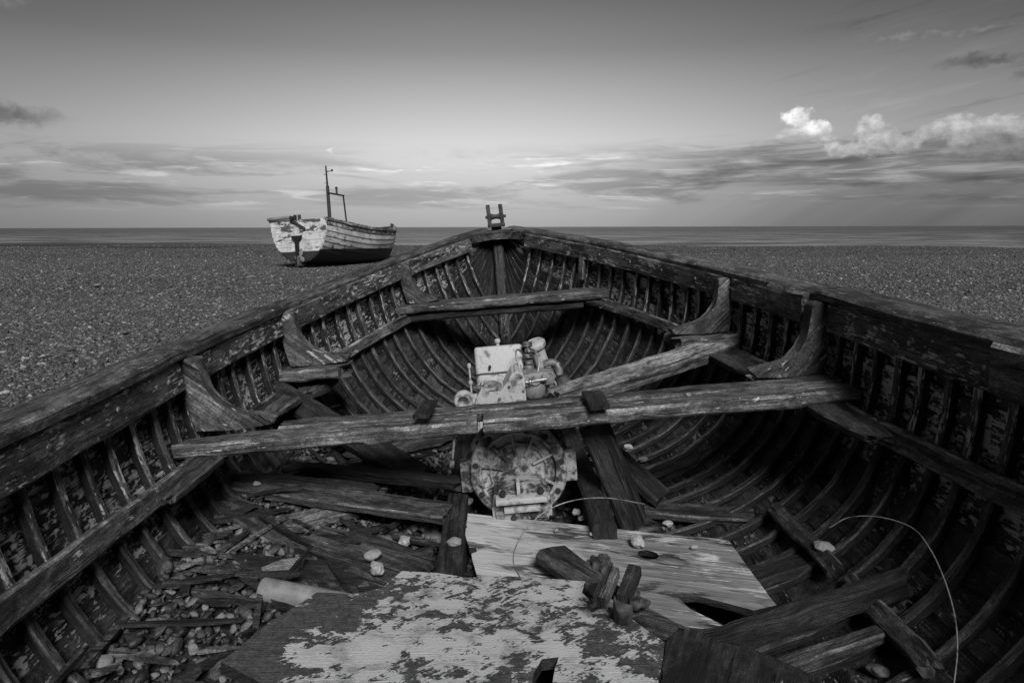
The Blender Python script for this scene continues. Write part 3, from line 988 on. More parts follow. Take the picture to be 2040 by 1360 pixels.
# bilge stringer, starboard, broken in two
def stringer(y0, y1, side, z, w, h):
    n = 8; C, A, B = [], [], []
    for i in range(n):
        y_ = y0 + (y1 - y0) * i / (n - 1)
        x_, zz, L_ = H.sec(y_)
        u = float(np.interp(z, zz, L_) / L_[-1])
        p, nn, ty, tu = H.frame(y_, u, side)
        C.append(p + nn * (RIB_D + h / 2)); A.append(tu); B.append(nn)
    if A[0].cross(B[0]).dot(C[1] - C[0]) > 0: A = [-a for a in A]
    return link('bilge_stringer', sweep(C, A, B, rect_prof(w, h, .006, 3), .005, 9, (.03, .03)), M['drift'], wreck)
stringer(1.28, 1.62, 1, .19, .055, .03)
stringer(1.70, 2.10, 1, .19, .05, .025)
# knees' bolts and rail nails
for side in (-1, 1):
    for y_ in np.arange(.9, 4.9, .30):
        p, nn, ty, tu = H.frame(float(y_), H.u_at(float(y_), .045), side)
        bm = bmesh.new()
        add_lathe(bm, p + nn * (IN_OFF + .014), nn, [(.009, 0), (.008, .004), (.004, .006), (0, .0065)], 8)
        link('rivet', bm_mesh(bm), M['metal'], wreck)

# ================================================================== ENGINE (in the boat's frame, its own root)
E0 = Vector((0, 2.55, .10))
eng = empty('boat_engine', ROOT @ Matrix.Translation(E0))
tag(eng, 'pale painted inboard engine with round bell housing under the middle thwart', 'engine')
def ep(name, bm, mat, parent=eng, smooth=40):
    me = bm_mesh(bm, smooth)
    me.transform(Matrix.Translation(-E0))
    return link(name, me, M[mat], parent)
# block low between the beds
bm = bmesh.new(); add_box(bm, (0, 2.80, .27), (.26, .62, .30), .02)
ep('engine_block', bm, 'iron')
# valve cover: pale slab with a step and rounded corners, face towards the stern
rx = Matrix.Rotation(R(-14), 3, 'X')
bm = bmesh.new(); add_box(bm, (-.052, 2.93, .565), (.205, .20, .25), .016, 3, rx)
cover = ep('valve_cover', bm, 'engine')
bm = bmesh.new()
add_box(bm, (-.052, 2.832, .600), (.203, .012, .004), .001, 1, rx)
ep('cover_seam', bm, 'metal', cover)
for (x, z) in ((-.093, .627), (-.093, .560)):
    bm = bmesh.new(); add_cyl(bm, (x, 2.825 + (.63 - z) * .25 + .03, z), (x, 2.818 + (.63 - z) * .25, z - .002), .006, 10)
    ep('bolt', bm, 'hole', cover)
bm = bmesh.new()
add_lathe(bm, (-.052, 2.93, .705), (0, -.1, 1), [(.008, -.02), (.008, .004), (.013, .008), (.013, .018), (.009, .022), (0, .022)], 12)
ep('filler_cap', bm, 'engine', cover)
# front casing with shoulder and ear
bm = bmesh.new()
out_ = [(-.155, .30), (-.155, .545), (-.125, .595), (-.10, .585), (-.075, .562), (-.048, .568), (-.022, .612), (.0, .645), (.030, .648), (.043, .63), (.045, .30)]
add_prism(bm, out_, lambda a, b, t: Vector((a, 2.66 + t, b)), -.06, .11)
bmesh.ops.bevel(bm, geom=list(bm.edges), offset=.009, segments=2, affect='EDGES', clamp_overlap=True)
casing = ep('front_casing', bm, 'engine')
bm = bmesh.new(); add_cyl(bm, (.018, 2.605, .515), (.018, 2.594, .515), .022, 18); ep('core_plug', bm, 'metal', casing)
bm = bmesh.new(); add_cyl(bm, (-.105, 2.605, .455), (-.105, 2.590, .455), .028, 18); ep('core_plug', bm, 'metal', casing)
bm = bmesh.new()
add_lathe(bm, (-.205, 2.68, .535), (0, -1, 0), [(.038, 0), (.038, .045), (.034, .05), (.023, .05), (.021, .046), (.021, .01), (0, .01)], 20)
add_box(bm, (-.165, 2.66, .53), (.05, .035, .055), .01)
ep('mounting_ear', bm, 'engine', casing)
bm = bmesh.new()
add_lathe(bm, (-.088, 2.665, .572), (0, -.25, 1), [(.040, 0), (.040, .012), (.034, .02), (.026, .02), (.024, .013), (0, .012)], 18)
ep('oil_filler', bm, 'metal', casing)
bm = bmesh.new(); add_box(bm, (-.095, 2.655, .578), (.135, .035, .010), .003, 1, Matrix.Rotation(R(8), 3, 'Y')); ep('lifting_bracket', bm, 'metal', casing)
bm = bmesh.new(); add_cyl(bm, (-.178, 2.80, .50), (-.178, 2.80, .64), .004, 8); add_lathe(bm, (-.178, 2.80, .635), (0, 0, 1), [(.007, 0), (.009, .01), (.006, .02), (0, .021)], 8)
add_lathe(bm, (-.178, 2.80, .565), (0, 0, 1), [(.007, 0), (.010, .008), (.007, .016), (0, .017)], 8)
ep('dipstick', bm, 'engine')
# intake can with domed cap
bm = bmesh.new()
add_lathe(bm, (.152, 2.90, .540), (-.17, -.16, .62), [(.036, 0), (.036, .012), (.030, .02), (.031, .150), (.041, .158), (.044, .163), (.044, .180), (.040, .185), (.038, .183), (.03, .186), (0, .189)], 24)
ep('intake_can', bm, 'engine')
# stack of injector fittings
bm = bmesh.new()
for i in range(5):
    add_lathe(bm, (.072 + .003 * (i % 2), 2.83, .60 + i * .025), (0, .25, 1), [(.0, 0), (.022 - .002 * (i % 2) * 3, 0), (.022 - .006 * (i % 2), .016), (.010, .022), (0, .022)], 12)
ep('injector_stack', bm, 'metal')
# pump body and bowl
bm = bmesh.new()
add_box(bm, (.105, 2.73, .590), (.125, .10, .055), .012, 2)
add_cyl(bm, (.05, 2.68, .585), (.05, 2.665, .585), .017, 14)
add_cyl(bm, (.087, 2.685, .585), (.087, 2.66, .588), .020, 14)
add_box(bm, (.125, 2.675, .596), (.018, .02, .034), .004)
pump = ep('fuel_pump', bm, 'metal')
bm = bmesh.new(); add_lathe(bm, (.085, 2.71, .575), (0, 0, -1), [(.042, 0), (.046, .01), (.044, .05), (.036, .062), (0, .064)], 18); ep('bowl', bm, 'metal', pump)
bm = bmesh.new(); add_cyl(bm, (.045, 2.665, .585), (.135, 2.665, .592), .008, 10); add_cyl(bm, (.062, 2.662, .586), (.070, 2.662, .586), .016, 12); ep('banjo_pipe', bm, 'wire', pump)
bm = bmesh.new()
add_tube(bm, smooth_path([(.13, 2.76, .635), (.165, 2.75, .640), (.186, 2.74, .628), (.192, 2.735, .59)], 5), .016, 12)
ep('hose_elbow', bm, 'metal')
bm = bmesh.new()
add_lathe(bm, (.205, 2.73, .585), (0, 0, -1), [(0, 0), (.022, 0), (.024, .012), (.036, .024), (.038, .04), (.037, .16), (.03, .17), (0, .17)], 18)
ep('oil_filter', bm, 'iron')
bm = bmesh.new(); add_cyl(bm, (.155, 2.70, .57), (.155, 2.70, .40), .014, 12); add_cyl(bm, (.155, 2.70, .535), (.155, 2.70, .525), .022, 12); add_cyl(bm, (.155, 2.70, .485), (.155, 2.70, .475), .020, 12)
ep('drain_pipe', bm, 'metal')
for (x, y_, z) in ((-.145, 2.597, .53), (-.145, 2.597, .49), (-.06, 2.597, .545), (-.02, 2.597, .59), (.03, 2.597, .625), (.035, 2.597, .57), (-.02, 2.597, .49), (.035, 2.597, .47)):
    bm = bmesh.new(); add_cyl(bm, (x, y_ + .006, z), (x, y_ - .004, z), .0065, 6); ep('bolt', bm, 'metal', casing)
for pts_ in ([(.07, 2.80, .70), (.10, 2.76, .69), (.11, 2.72, .65), (.10, 2.70, .61)], [(.06, 2.84, .66), (.03, 2.78, .70), (.02, 2.74, .68), (.04, 2.70, .60)], [(.15, 2.70, .60), (.17, 2.68, .56), (.16, 2.67, .50), (.12, 2.66, .46)]):
    bm = bmesh.new(); add_tube(bm, smooth_path(pts_, 6), .004, 8); ep('fuel_line', bm, 'metal')
# bell housing below the thwart, disc towards the camera
hc = Vector((-.012, 2.26, .365))
ax = Vector((0, -1, .10)).normalized()
bm = bmesh.new()
add_lathe(bm, hc - ax * .14, ax, [(0, 0), (.168, 0), (.182, .006), (.184, .045), (.178, .052), (.150, .056), (.148, .075), (.0, .075)], 48)
house = ep('bell_housing', bm, 'housing')
bm = bmesh.new()
add_lathe(bm, hc - ax * .068, ax, [(.165, 0), (.170, .006), (.171, .050), (.166, .056), (.139, .058), (.134, .050), (.128, .040), (.04, .044), (0, .044)], 48)
cover2 = ep('clutch_cover', bm, 'housing')
ex = Vector((1, 0, 0)); ey = ax.cross(ex).normalized()
ey = ey if ey.z > 0 else -ey
for a_deg in (22, 62, 97, 133, 168, 205, 335):
    a = R(a_deg)
    d = ex * math.cos(a) + ey * math.sin(a)
    me = board_mesh(hc + d * .055 - ax * .022, hc + d * .132 - ax * .022, .010, .022, up=ax, jit=.001, nw=2, ch=.003)
    me.transform(Matrix.Translation(-E0))
    link('web', me, M['housing'], cover2)
for rr_, dd_, tw_ in ((.137, -.010, .006), (.098, -.022, .004), (.182, -.094, .005)):
    bm = bmesh.new()
    add_lathe(bm, hc + ax * dd_, ax, [(rr_ - tw_, -.010), (rr_ - tw_, .004), (rr_, .008), (rr_ + tw_, .004), (rr_ + tw_, -.010)], 48)
    ep('rim', bm, 'housing', cover2 if rr_ < .16 else house)
for a_deg in range(8, 368, 40):
    a = R(a_deg); d = ex * math.cos(a) + ey * math.sin(a)
    bm = bmesh.new(); q = hc + d * .152 - ax * .014
    add_cyl(bm, q, q + ax * .006, .011, 10); ep('bolt_hole', bm, 'hole', cover2)
for a_deg in (35, 62, 90, 118, 145):
    a = R(a_deg); d = ex * math.cos(a) + ey * math.sin(a)
    bm = bmesh.new(); q = hc + d * .166 - ax * .088
    add_cyl(bm, q - ax * .01, q + ax * .004, .010, 10); ep('bolt_hole', bm, 'hole', house)
for sx_ in (-1, 1):
    bm = bmesh.new(); add_box(bm, (hc.x + sx_ * .178, 2.33, .345 if sx_ < 0 else .355), (.055, .07, .105), .006)
    ep('mounting_lug', bm, 'housing')
# gear casing low on the disc
bm = bmesh.new()
out_ = [(-.098, .235), (-.10, .30), (-.085, .345), (-.05, .362), (.05, .362), (.085, .345), (.10, .30), (.098, .235)]
add_prism(bm, out_, lambda a, b, t: Vector((hc.x + a, 2.18 + t, b)), -.045, .09)
bmesh.ops.bevel(bm, geom=list(bm.edges), offset=.012, segments=2, affect='EDGES', clamp_overlap=True)
gear = ep('gear_casing', bm, 'housing')
bm = bmesh.new(); add_box(bm, (hc.x, 2.118, .327), (.17, .05, .02), .005); ep('casing_flange', bm, 'edge', gear)
bm = bmesh.new(); add_box(bm, (hc.x, 2.128, .293), (.12, .03, .026), .004); ep('casing_plate', bm, 'edge', gear)
bm = bmesh.new(); add_box(bm, (hc.x - .008, 2.14, .358), (.012, .05, .05), .003); ep('casing_web', bm, 'edge', gear)
for x, z in ((-.06, .346), (.065, .346), (-.062, .305), (.065, .305), (-.03, .255), (.035, .258)):
    bm = bmesh.new(); add_cyl(bm, (hc.x + x, 2.134, z), (hc.x + x, 2.106 if z > .33 else 2.126, z + .004), .010, 10); ep('bolt', bm, 'hole', gear)

# ================================================================== LOOSE TIMBER IN THE WRECK
def plank(name, a, b, w, th, mat, label, cat='plank', up=(0, 0, 1), rag=(.05, .05), jit=.005, bow=0.0, nw=8, scale=None):
    me = board_mesh(a, b, w, th, up=up, rag=rag, jit=jit, nw=nw, bow=bow, ch=.006, scale=scale)
    return loose(name, me, M[mat], label, cat, (Vector(a) + Vector(b)) / 2)
UPH = ROOT.to_3x3() @ Vector((0, 0, 1))
plank('loose_plank', aty(528, 765, 2.92), aty(828, 945, 2.42), .105, .04, 'driftdark',
      'dark straight plank sliding down from the broken port thwart under the middle thwart', up=(.3, -.6, .7))
plank('loose_plank', atz(1462, 684, .685), aty(1120, 792, 2.62), .095, .065, 'weathered',
      'long splintered weathered beam sloping from the broken starboard thwart behind the engine', up=(-.1, -.45, .9), rag=(.02, .1))
plank('loose_plank', atz(462, 962, .30), atz(886, 1022, .275), .085, .035, 'drift',
      'long grey split plank lying across the port bilge to the engine bed', up=(0, -.3, 1), rag=(.04, .04))
plank('loose_plank', atz(470, 948, .32), atz(750, 975, .30), .05, .03, 'driftdark',
      'narrow dark batten along the far edge of the long split plank', up=(0, -.2, 1))
plank('loose_plank', atz(580, 930, .31), atz(912, 962, .30), .05, .04, 'driftdark',
      'narrow dark batten behind the pebbles, reaching the engine bed', up=(0, -.2, 1))
plank('loose_plank', atz(535, 1054, .245), atz(705, 1012, .235), .095, .03, 'driftlight',
      'short pale board crossing under the long split plank', up=(-.1, -.2, 1))
plank('loose_plank', atz(455, 1010, .27), atz(588, 1098, .215), .105, .05, 'drift',
      'thick broken plank end lying down the port bilge', up=(.35, -.15, .9))
plank('loose_plank', atz(690, 1052, .17), atz(880, 1028, .17), .08, .03, 'driftdark',
      'dark board half hidden below the long split plank', up=(0, 0, 1))
plank('loose_plank', atz(700, 905, .32), atz(890, 868, .40), .10, .03, 'drift',
      'splintered board propped beneath the middle thwart to port of the engine', up=(0, -.5, .8), rag=(.08, .06))
outl = [atz(u_, v_, z_) for u_, v_, z_ in ((575, 1083, .245), (806, 1168, .235), (866, 1110, .235), (760, 1068, .24), (640, 1046, .245), (615, 1066, .245), (590, 1063, .245))]
me = poly_mesh(outl, .028, udir=(outl[1] - outl[0]), jit=.003)
loose('loose_board', me, M['drift'], 'broad grey board with two pale stones on it, port side', 'board', outl[0])
plank('loose_plank', atz(425, 1142, .235), atz(830, 1172, .19), .15, .035, 'driftdark',
      'broad black plank between the grey board and the plastic pipe', up=(.0, -.25, 1))
outl = [atz(u_, v_, .255) for u_, v_ in ((520, 1128), (560, 1112), (608, 1104), (600, 1120), (560, 1138))]
loose('wood_splinter', poly_mesh(outl, .018, udir=(1, .2, 0), jit=.004, sub=.02), M['driftlight'], 'pale torn splinter of wood beside the broad black plank', 'splinter', outl[0])
outl = [atz(u_, v_, .25) for u_, v_ in ((440, 1138), (452, 1120), (478, 1106), (484, 1122), (466, 1140))]
loose('wood_splinter', poly_mesh(outl, .018, udir=(1, .6, 0), jit=.004, sub=.02), M['driftlight'], 'small pale splinter among the port bilge pebbles', 'splinter', outl[0])
# plastic pipe
a, b = atz(520, 1172, .262), atz(700, 1208, .235)
bm = bmesh.new()
ax_ = (b - a); L_ = ax_.length
add_lathe(bm, a, ax_, [(.024, .01), (.028, 0), (.032, .003), (.032, L_), (.028, L_), (.024, L_ - .01)], 24)
loose('plastic_pipe', bm_mesh(bm), M['pipe'], 'smooth grey pipe poking out from under the painted board', 'pipe', a)

# starboard side
plank('loose_plank', aty(1182, 846, 2.24), atz(1262, 1042, .19), .10, .045, 'driftdark',
      'dark prop standing aslant under the middle thwart beside the engine', up=(-.35, -.9, .2), rag=(.01, .02))
plank('loose_plank', atz(1222, 905, .33), atz(1318, 992, .205), .11, .035, 'driftdark',
      'dark wedge-ended board leaning beside the slanting prop', up=(.35, -.3, .85), rag=(.01, .02))
plank('loose_plank', atz(1290, 1016, .165), atz(1508, 1032, .205), .075, .03, 'drift',
      'splintered board lying level behind the pale panel to starboard', up=(-.2, -.2, 1), rag=(.05, .04))
plank('loose_plank', atz(1262, 962, .17), atz(1452, 888, .28), .05, .025, 'driftdark',
      'thin dark batten lying up the starboard bilge', up=(-.5, 0, .85), rag=(.05, .05))
plank('loose_timber', atz(1385, 1296, .21), atz(1790, 1164, .335), .048, .060, 'rotten',
      'heavy rotten black timber lying across the starboard bilge', cat='timber', up=(-.35, -.1, .9), rag=(.10, .10), jit=.010)
plank('loose_plank', atz(1560, 1330, .20), atz(1760, 1262, .27), .045, .03, 'drift',
      'short batten below the heavy rotten timber, starboard', up=(-.4, 0, .9))
plank('loose_plank', atz(1480, 1160, .20), atz(1650, 1110, .245), .09, .03, 'driftdark',
      'dark board against the right end of the pale panel', up=(-.4, 0, .9))

# pale plywood panel with a hole
zp = .245
def Z(lst, z): return [atz(u_, v_, z) for u_, v_ in lst]
outl = Z([(950, 1150), (944, 1128), (938, 1102), (949, 1098), (947, 1090), (934, 1090), (922, 1052), (930, 1050), (928, 1044), (919, 1044), (912, 1020), (1040, 1033), (1250, 1056), (1450, 1076),
          (1500, 1146), (1546, 1206), (1500, 1216), (1440, 1200), (1385, 1186), (1350, 1190), (1372, 1212), (1420, 1236), (1444, 1248), (1400, 1252), (1330, 1246), (1240, 1262), (1050, 1262)], zp)
hcx, hcy = 1288, 1105
hole = Z([(hcx + 21 * math.cos(t) + 2, hcy + 9 * math.sin(t) + 3 * math.cos(t)) for t in np.linspace(0, 2 * math.pi, 18, endpoint=False)], zp)
me = poly_mesh(outl, .018, holes=[hole], udir=atz(1450, 1076, zp) - atz(912, 1020, zp), jit=.0015)
loose('plywood_panel', me, M['panel'], 'pale bleached plywood panel with a round hole, behind the painted board', 'panel', outl[10], side_mat=M['driftdark'])
# foreground painted board with a slot
zb = .335
outl = Z([(800, 1136), (868, 1140), (930, 1150), (1000, 1146), (1090, 1152), (1165, 1158), (1158, 1180), (1176, 1196), (1200, 1204), (1232, 1216), (1322, 1278), (1304, 1400), (1280, 1560), (560, 1560), (540, 1372), (438, 1316), (520, 1250), (630, 1178), (700, 1182), (760, 1170)], zb)
slot = Z([(1078, 1312), (1112, 1308), (1104, 1330), (1090, 1420), (1050, 1420), (1062, 1340)], zb)
me = poly_mesh(outl, .026, holes=[slot], udir=(1, -.04, 0), jit=.002)
loose('painted_board', me, M['painted'], 'large board with chipped white paint at the bottom front', 'board', outl[0], side_mat=M['driftdark'])
# bearers under it
plank('loose_timber', atz(700, 1250, .28), atz(1240, 1262, .28), .08, .06, 'driftdark', 'dark timber that carries the painted board', cat='timber', rag=(.01, .01))
plank('loose_timber', Vector((-.28, 1.62, .19)), Vector((.40, 1.66, .19)), .07, .06, 'driftdark', 'dark timber that carries the plywood panel', cat='timber', rag=(.01, .01))
# dark plate to the right
outl = Z([(1328, 1276), (1352, 1250), (1395, 1262), (1430, 1278), (1500, 1294), (1560, 1318), (1612, 1342), (1625, 1420), (1600, 1560), (1285, 1560), (1306, 1400)], .285)
me = poly_mesh(outl, .024, udir=(.5, 1, 0), jit=.004)
loose('dark_board', me, M['brd_dark'], 'dark bare board butting the right edge of the painted board', 'board', outl[0])
outl = Z([(1278, 1204), (1300, 1216), (1345, 1240), (1372, 1252), (1340, 1262), (1285, 1250), (1262, 1232)], .285)
loose('wood_offcut', poly_mesh(outl, .02, udir=(1, -.5, 0), jit=.002), M['drift'], 'grey wedge of wood under the rusty fitting', 'offcut', outl[0])
# wedge lying on the panel
outl = [atz(u_, v_, z_) for u_, v_, z_ in ((1066, 1106, .30), (1074, 1094, .30), (1100, 1088, .30), (1124, 1086, .30), (1150, 1106, .302), (1206, 1150, .305), (1190, 1172, .305), (1120, 1146, .303))]
loose('wood_offcut', poly_mesh(outl, .018, udir=outl[5] - outl[2], jit=.001), M['drift'], 'flat grey rounded wedge lying on the plywood panel', 'offcut', outl[0])
# two bars on a rusty fitting
fit = empty('rusty_fitting', loc=atz(1245, 1235, .30))
tag(fit, 'rusty iron fitting with two short wooden bars, between the two pale boards', 'fitting')
f0 = fit.location.copy()
def fitpart(name, me, mat):
    me.transform(Matrix.Translation(-f0)); return link(name, me, M[mat], fit)
fitpart('bar', board_mesh(atz(1220, 1138, .43), atz(1194, 1200, .405), .030, .030, jit=.0012, ch=.003), 'drift')
fitpart('bar', board_mesh(atz(1264, 1136, .43), atz(1240, 1196, .405), .030, .030, jit=.0012, ch=.003), 'drift')
bm = bmesh.new()
for p, s_ in ((atz(1255, 1185, .37), .045), (atz(1268, 1200, .37), .035), (atz(1250, 1215, .34), .038), (atz(1225, 1180, .35), .03)):
    r = bmesh.ops.create_icosphere(bm, subdivisions=4, radius=s_ * .58)
    bmesh.ops.translate(bm, vec=p, verts=r['verts'])
for v in bm.verts: v.co += nv(v.co, 26, 3) * .014 + nv(v.co, 80, 3) * .007
fitpart('rust_lump', bm_mesh(bm), 'iron')
bm = bmesh.new(); add_cyl(bm, atz(1238, 1245, .31), atz(1240, 1200, .40), .022, 12); add_cyl(bm, atz(1185, 1178, .335), atz(1202, 1176, .39), .02, 12)
for v in bm.verts: v.co += nv(v.co, 30, 5) * .006
fitpart('post', bm_mesh(bm), 'iron')
bm = bmesh.new(); r = bmesh.ops.create_icosphere(bm, subdivisions=4, radius=1)
c0 = atz(1196, 1128, .275)
for v in bm.verts: v.co = Vector((v.co.x * .032, v.co.y * .04, v.co.z * .026)) + c0 + nv(v.co, 1.8, 2) * .016 + nv(v.co, 5, 2) * .006
loose('rust_lump', bm_mesh(bm), M['iron'], 'dark rusty lump behind the grey rounded wedge', 'lump', c0)
# chocks on the middle thwart
def thw(u_, v_, dz=.0): return atz(u_, v_, .622 + dz)
a = atz(858, 800, .625); b = atz(838, 828, .620)
plank('wooden_chock', a, b, .055, .014, 'driftdark', 'small dark wooden chock on the middle thwart, port of the engine', cat='chock', rag=(.002, .002), up=(-.06, 0, 1))
a = atz(1178, 780, .655); b = atz(1196, 812, .645)
plank('wooden_chock', a, b, .065, .014, 'driftdark', 'small dark wooden chock on the middle thwart, starboard of the engine', cat='chock', rag=(.002, .002), up=(-.06, 0, 1))

# broken chunk at the toe of the starboard knee, and a bolt hanging below the thwart
plank('wood_offcut', atz(1500, 760, .640), atz(1572, 742, .655), .075, .04, 'weathered', 'rough broken chunk of wood at the toe of the starboard knee on the middle thwart', cat='offcut', up=(-.1, 0, 1), jit=.014)
bm = bmesh.new()
pa, pb = ROOTI @ aty(906, 858, 2.13), ROOTI @ aty(900, 925, 2.13)
add_cyl(bm, pa, pb, .004, 8); add_lathe(bm, pb, pa - pb, [(0, -.010), (.008, -.008), (.008, .012), (.004, .014)], 8)
link('hanging_bolt', bm_mesh(bm), M['metal'], wreck)

# wires
def wire(pts, r, label, mat='wire'):
    bm = bmesh.new()
    P = smooth_path(pts, 8)
    add_tube(bm, P, r, 8)
    return loose('bent_wire', bm_mesh(bm), M[mat], label, 'wire', P[0])
wire([atz(u_, v_, z_) for u_, v_, z_ in ((1036, 1152, .345), (1022, 1122, .36), (1026, 1090, .38), (1048, 1052, .41), (1090, 1016, .44), (1145, 996, .455), (1210, 992, .45), (1282, 1004, .42))], .0016,
     'stiff bent wire arching over the plywood panel in front of the engine')
def atk(u_, v_, k): return Vector((0, 0, CAM_H)) + ray(u_, v_) * k
wire([atk(u_, v_, k) for u_, v_, k in ((1652, 1052, 1.74), (1690, 1032, 1.72), (1750, 1031, 1.66), (1815, 1052, 1.58), (1850, 1092, 1.5), (1878, 1150, 1.42), (1899, 1220, 1.34), (1906, 1290, 1.27), (1898, 1372, 1.2))], .0013,
     'long thin wire curving down the starboard side', 'metal')

# ================================================================== PEBBLES
m, N, bs = new_mat('pebble_stone')
oi = N.n('ShaderNodeObjectInfo'); tcn = N.n('ShaderNodeTexCoord')
pv = N.curve(oi.outputs['Random'], [(0, .026), (.45, .050), (.75, .078), (.93, .135), (1, .28)])
nn_ = N.noise(tcn.outputs['Object'], 2.2, 4, .6)
grey(N, bs, N.mul(pv, N.lerp(.7, 1.3, nn_)))
bs.inputs['Roughness'].default_value = .55
M['pebble'] = m
def stone_mat(name, lo, mid_, hi, rough=.5):
    m, N, bs = new_mat(name)
    oi = N.n('ShaderNodeObjectInfo'); tcn = N.n('ShaderNodeTexCoord')
    pv = N.curve(oi.outputs['Random'], [(0, lo), (.6, mid_), (1, hi)])
    nn_ = N.noise(tcn.outputs['Object'], 2.2, 5, .6)
    grey(N, bs, N.mul(pv, N.lerp(.65, 1.35, nn_)))
    bs.inputs['Roughness'].default_value = rough
    bump(N, bs, nn_, .3, .05)
    return m
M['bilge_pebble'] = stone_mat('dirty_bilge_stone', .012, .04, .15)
M['pale_stone'] = stone_mat('pale_flint', .20, .27, .34)
M['grey_stone'] = stone_mat('grey_flint', .05, .08, .11)
def stone_mesh(seed, sub=2):
    bm = bmesh.new()
    bmesh.ops.create_icosphere(bm, subdivisions=sub, radius=1)
    for v in bm.verts:
        v.co = v.co * (1 + .38 * mnoise.noise(v.co * 1.0 + Vector((seed * 7.3, seed, 0)))) + nv(v.co, 2.6, seed) * .10
    return bm_mesh(bm, 180)

def pebble_tree(pm):
    ng = bpy.data.node_groups.new('scatter_pebbles', 'GeometryNodeTree')
    ng.interface.new_socket('Geometry', in_out='INPUT', socket_type='NodeSocketGeometry')
    ng.interface.new_socket('Geometry', in_out='OUTPUT', socket_type='NodeSocketGeometry')
    N = ng.nodes; L = ng.links
    gi, go = N.new('NodeGroupInput'), N.new('NodeGroupOutput')
    mp = N.new('GeometryNodeMeshToPoints')
    L.new(gi.outputs[0], mp.inputs[0])
    join = N.new('GeometryNodeJoinGeometry')
    for s in range(5):
        ic = N.new('GeometryNodeMeshIcoSphere'); ic.inputs['Radius'].default_value = 1; ic.inputs['Subdivisions'].default_value = 3 if s < 0 else 2
        spn = N.new('GeometryNodeSetPosition')
        nz = N.new('ShaderNodeTexNoise'); nz.inputs['Scale'].default_value = .8; nz.inputs['Detail'].default_value = 1
        ps = N.new('GeometryNodeInputPosition')
        ad = N.new('ShaderNodeVectorMath'); ad.operation = 'ADD'; ad.inputs[1].default_value = (s * 5.1, s * 3.3, 1)
        L.new(ps.outputs[0], ad.inputs[0]); L.new(ad.outputs[0], nz.inputs['Vector'])
        sb = N.new('ShaderNodeVectorMath'); sb.operation = 'SUBTRACT'; sb.inputs[1].default_value = (.5, .5, .5)
        L.new(nz.outputs['Color'], sb.inputs[0])
        sc_ = N.new('ShaderNodeVectorMath'); sc_.operation = 'SCALE'; sc_.inputs['Scale'].default_value = 1.45
        L.new(sb.outputs[0], sc_.inputs[0])
        L.new(ic.outputs[0], spn.inputs['Geometry']); L.new(sc_.outputs[0], spn.inputs['Offset'])
        sm = N.new('GeometryNodeSetShadeSmooth'); L.new(spn.outputs[0], sm.inputs[0])
        gti = N.new('GeometryNodeGeometryToInstance'); L.new(sm.outputs[0], gti.inputs[0])
        L.new(gti.outputs[0], join.inputs[0])
    iop = N.new('GeometryNodeInstanceOnPoints')
    L.new(mp.outputs[0], iop.inputs['Points']); L.new(join.outputs[0], iop.inputs['Instance'])
    iop.inputs['Pick Instance'].default_value = True
    rot = N.new('GeometryNodeInputNamedAttribute'); rot.data_type = 'FLOAT_VECTOR'; rot.inputs['Name'].default_value = 'rot'
    scl = N.new('GeometryNodeInputNamedAttribute'); scl.data_type = 'FLOAT_VECTOR'; scl.inputs['Name'].default_value = 'scl'
    etr = N.new('FunctionNodeEulerToRotation'); L.new(rot.outputs[0], etr.inputs[0])
    L.new(etr.outputs[0], iop.inputs['Rotation']); L.new(scl.outputs[0], iop.inputs['Scale'])
    stm = N.new('GeometryNodeSetMaterial'); stm.inputs['Material'].default_value = pm
    L.new(iop.outputs[0], stm.inputs[0]); L.new(stm.outputs[0], go.inputs[0])
    return ng
def scatter(name, pts, r, label, tilt=.35, flat=.5, mat='pebble'):
    n = len(pts)
    me = bpy.data.meshes.new('points')
    me.vertices.add(n)
    me.vertices.foreach_set('co', np.asarray(pts, np.float32).ravel())
    rot = np.stack([rng.normal(0, tilt, n), rng.normal(0, tilt, n), rng.uniform(0, 6.283, n)], 1)
    scl = np.stack([r * rng.uniform(.9, 1.35, n), r * rng.uniform(.7, 1.0, n), r * rng.uniform(flat * .75, flat * 1.3, n)], 1)
    for nm, arr in (('rot', rot), ('scl', scl)):
        at = me.attributes.new(nm, 'FLOAT_VECTOR', 'POINT')
        at.data.foreach_set('vector', arr.astype(np.float32).ravel())
    o = bpy.data.objects.new(name, me)
    COL.objects.link(o)
    me.materials.append(M[mat])
    md = o.modifiers.new('scatter', 'NODES'); md.node_group = pebble_tree(M[mat])
    return tag(o, label, kind='stuff')
# shingle on the beach round the wreck and out towards the crest
def beach_points(n, y0, y1, power=1.0):
    y = rng.uniform(y0, y1, n * 3)
    hw = .84 * np.maximum(y, 0) + 3.4
    keep = rng.uniform(0, hw.max(), n * 3) < hw
    y, hw = y[keep][:n], hw[keep][:n]
    return rng.uniform(-1, 1, len(y)) * hw, y
P_, R_ = [], []
bx = np.linspace(-.6, 5.32, 60); bb = np.array([H.b(float(q)) for q in bx])
for n, y0, y1, rr in ((440000, -1.8, 12.0, .0118), (330000, 12.0, 28.0, .0145), (150000, 28.0, 48.0, .016)):
    x, y = beach_points(n, y0, y1)
    xl = x - .128 + y * .029
    inside = (np.abs(xl) < np.interp(y, bx, bb) * .93) & (y < 5.25) & (y > -.6)
    x, y = x[~inside], y[~inside]
    r = rr * np.exp(rng.normal(0, .38, len(x)))
    z = np.array([beach_z(a_, b_) for a_, b_ in zip(x, y)]) + r * rng.uniform(-.15, .45, len(x))
    P_.append(np.stack([x, y, z], 1)); R_.append(r)
scatter('beach_shingle', np.concatenate(P_), np.concatenate(R_), 'loose pebbles covering the beach')
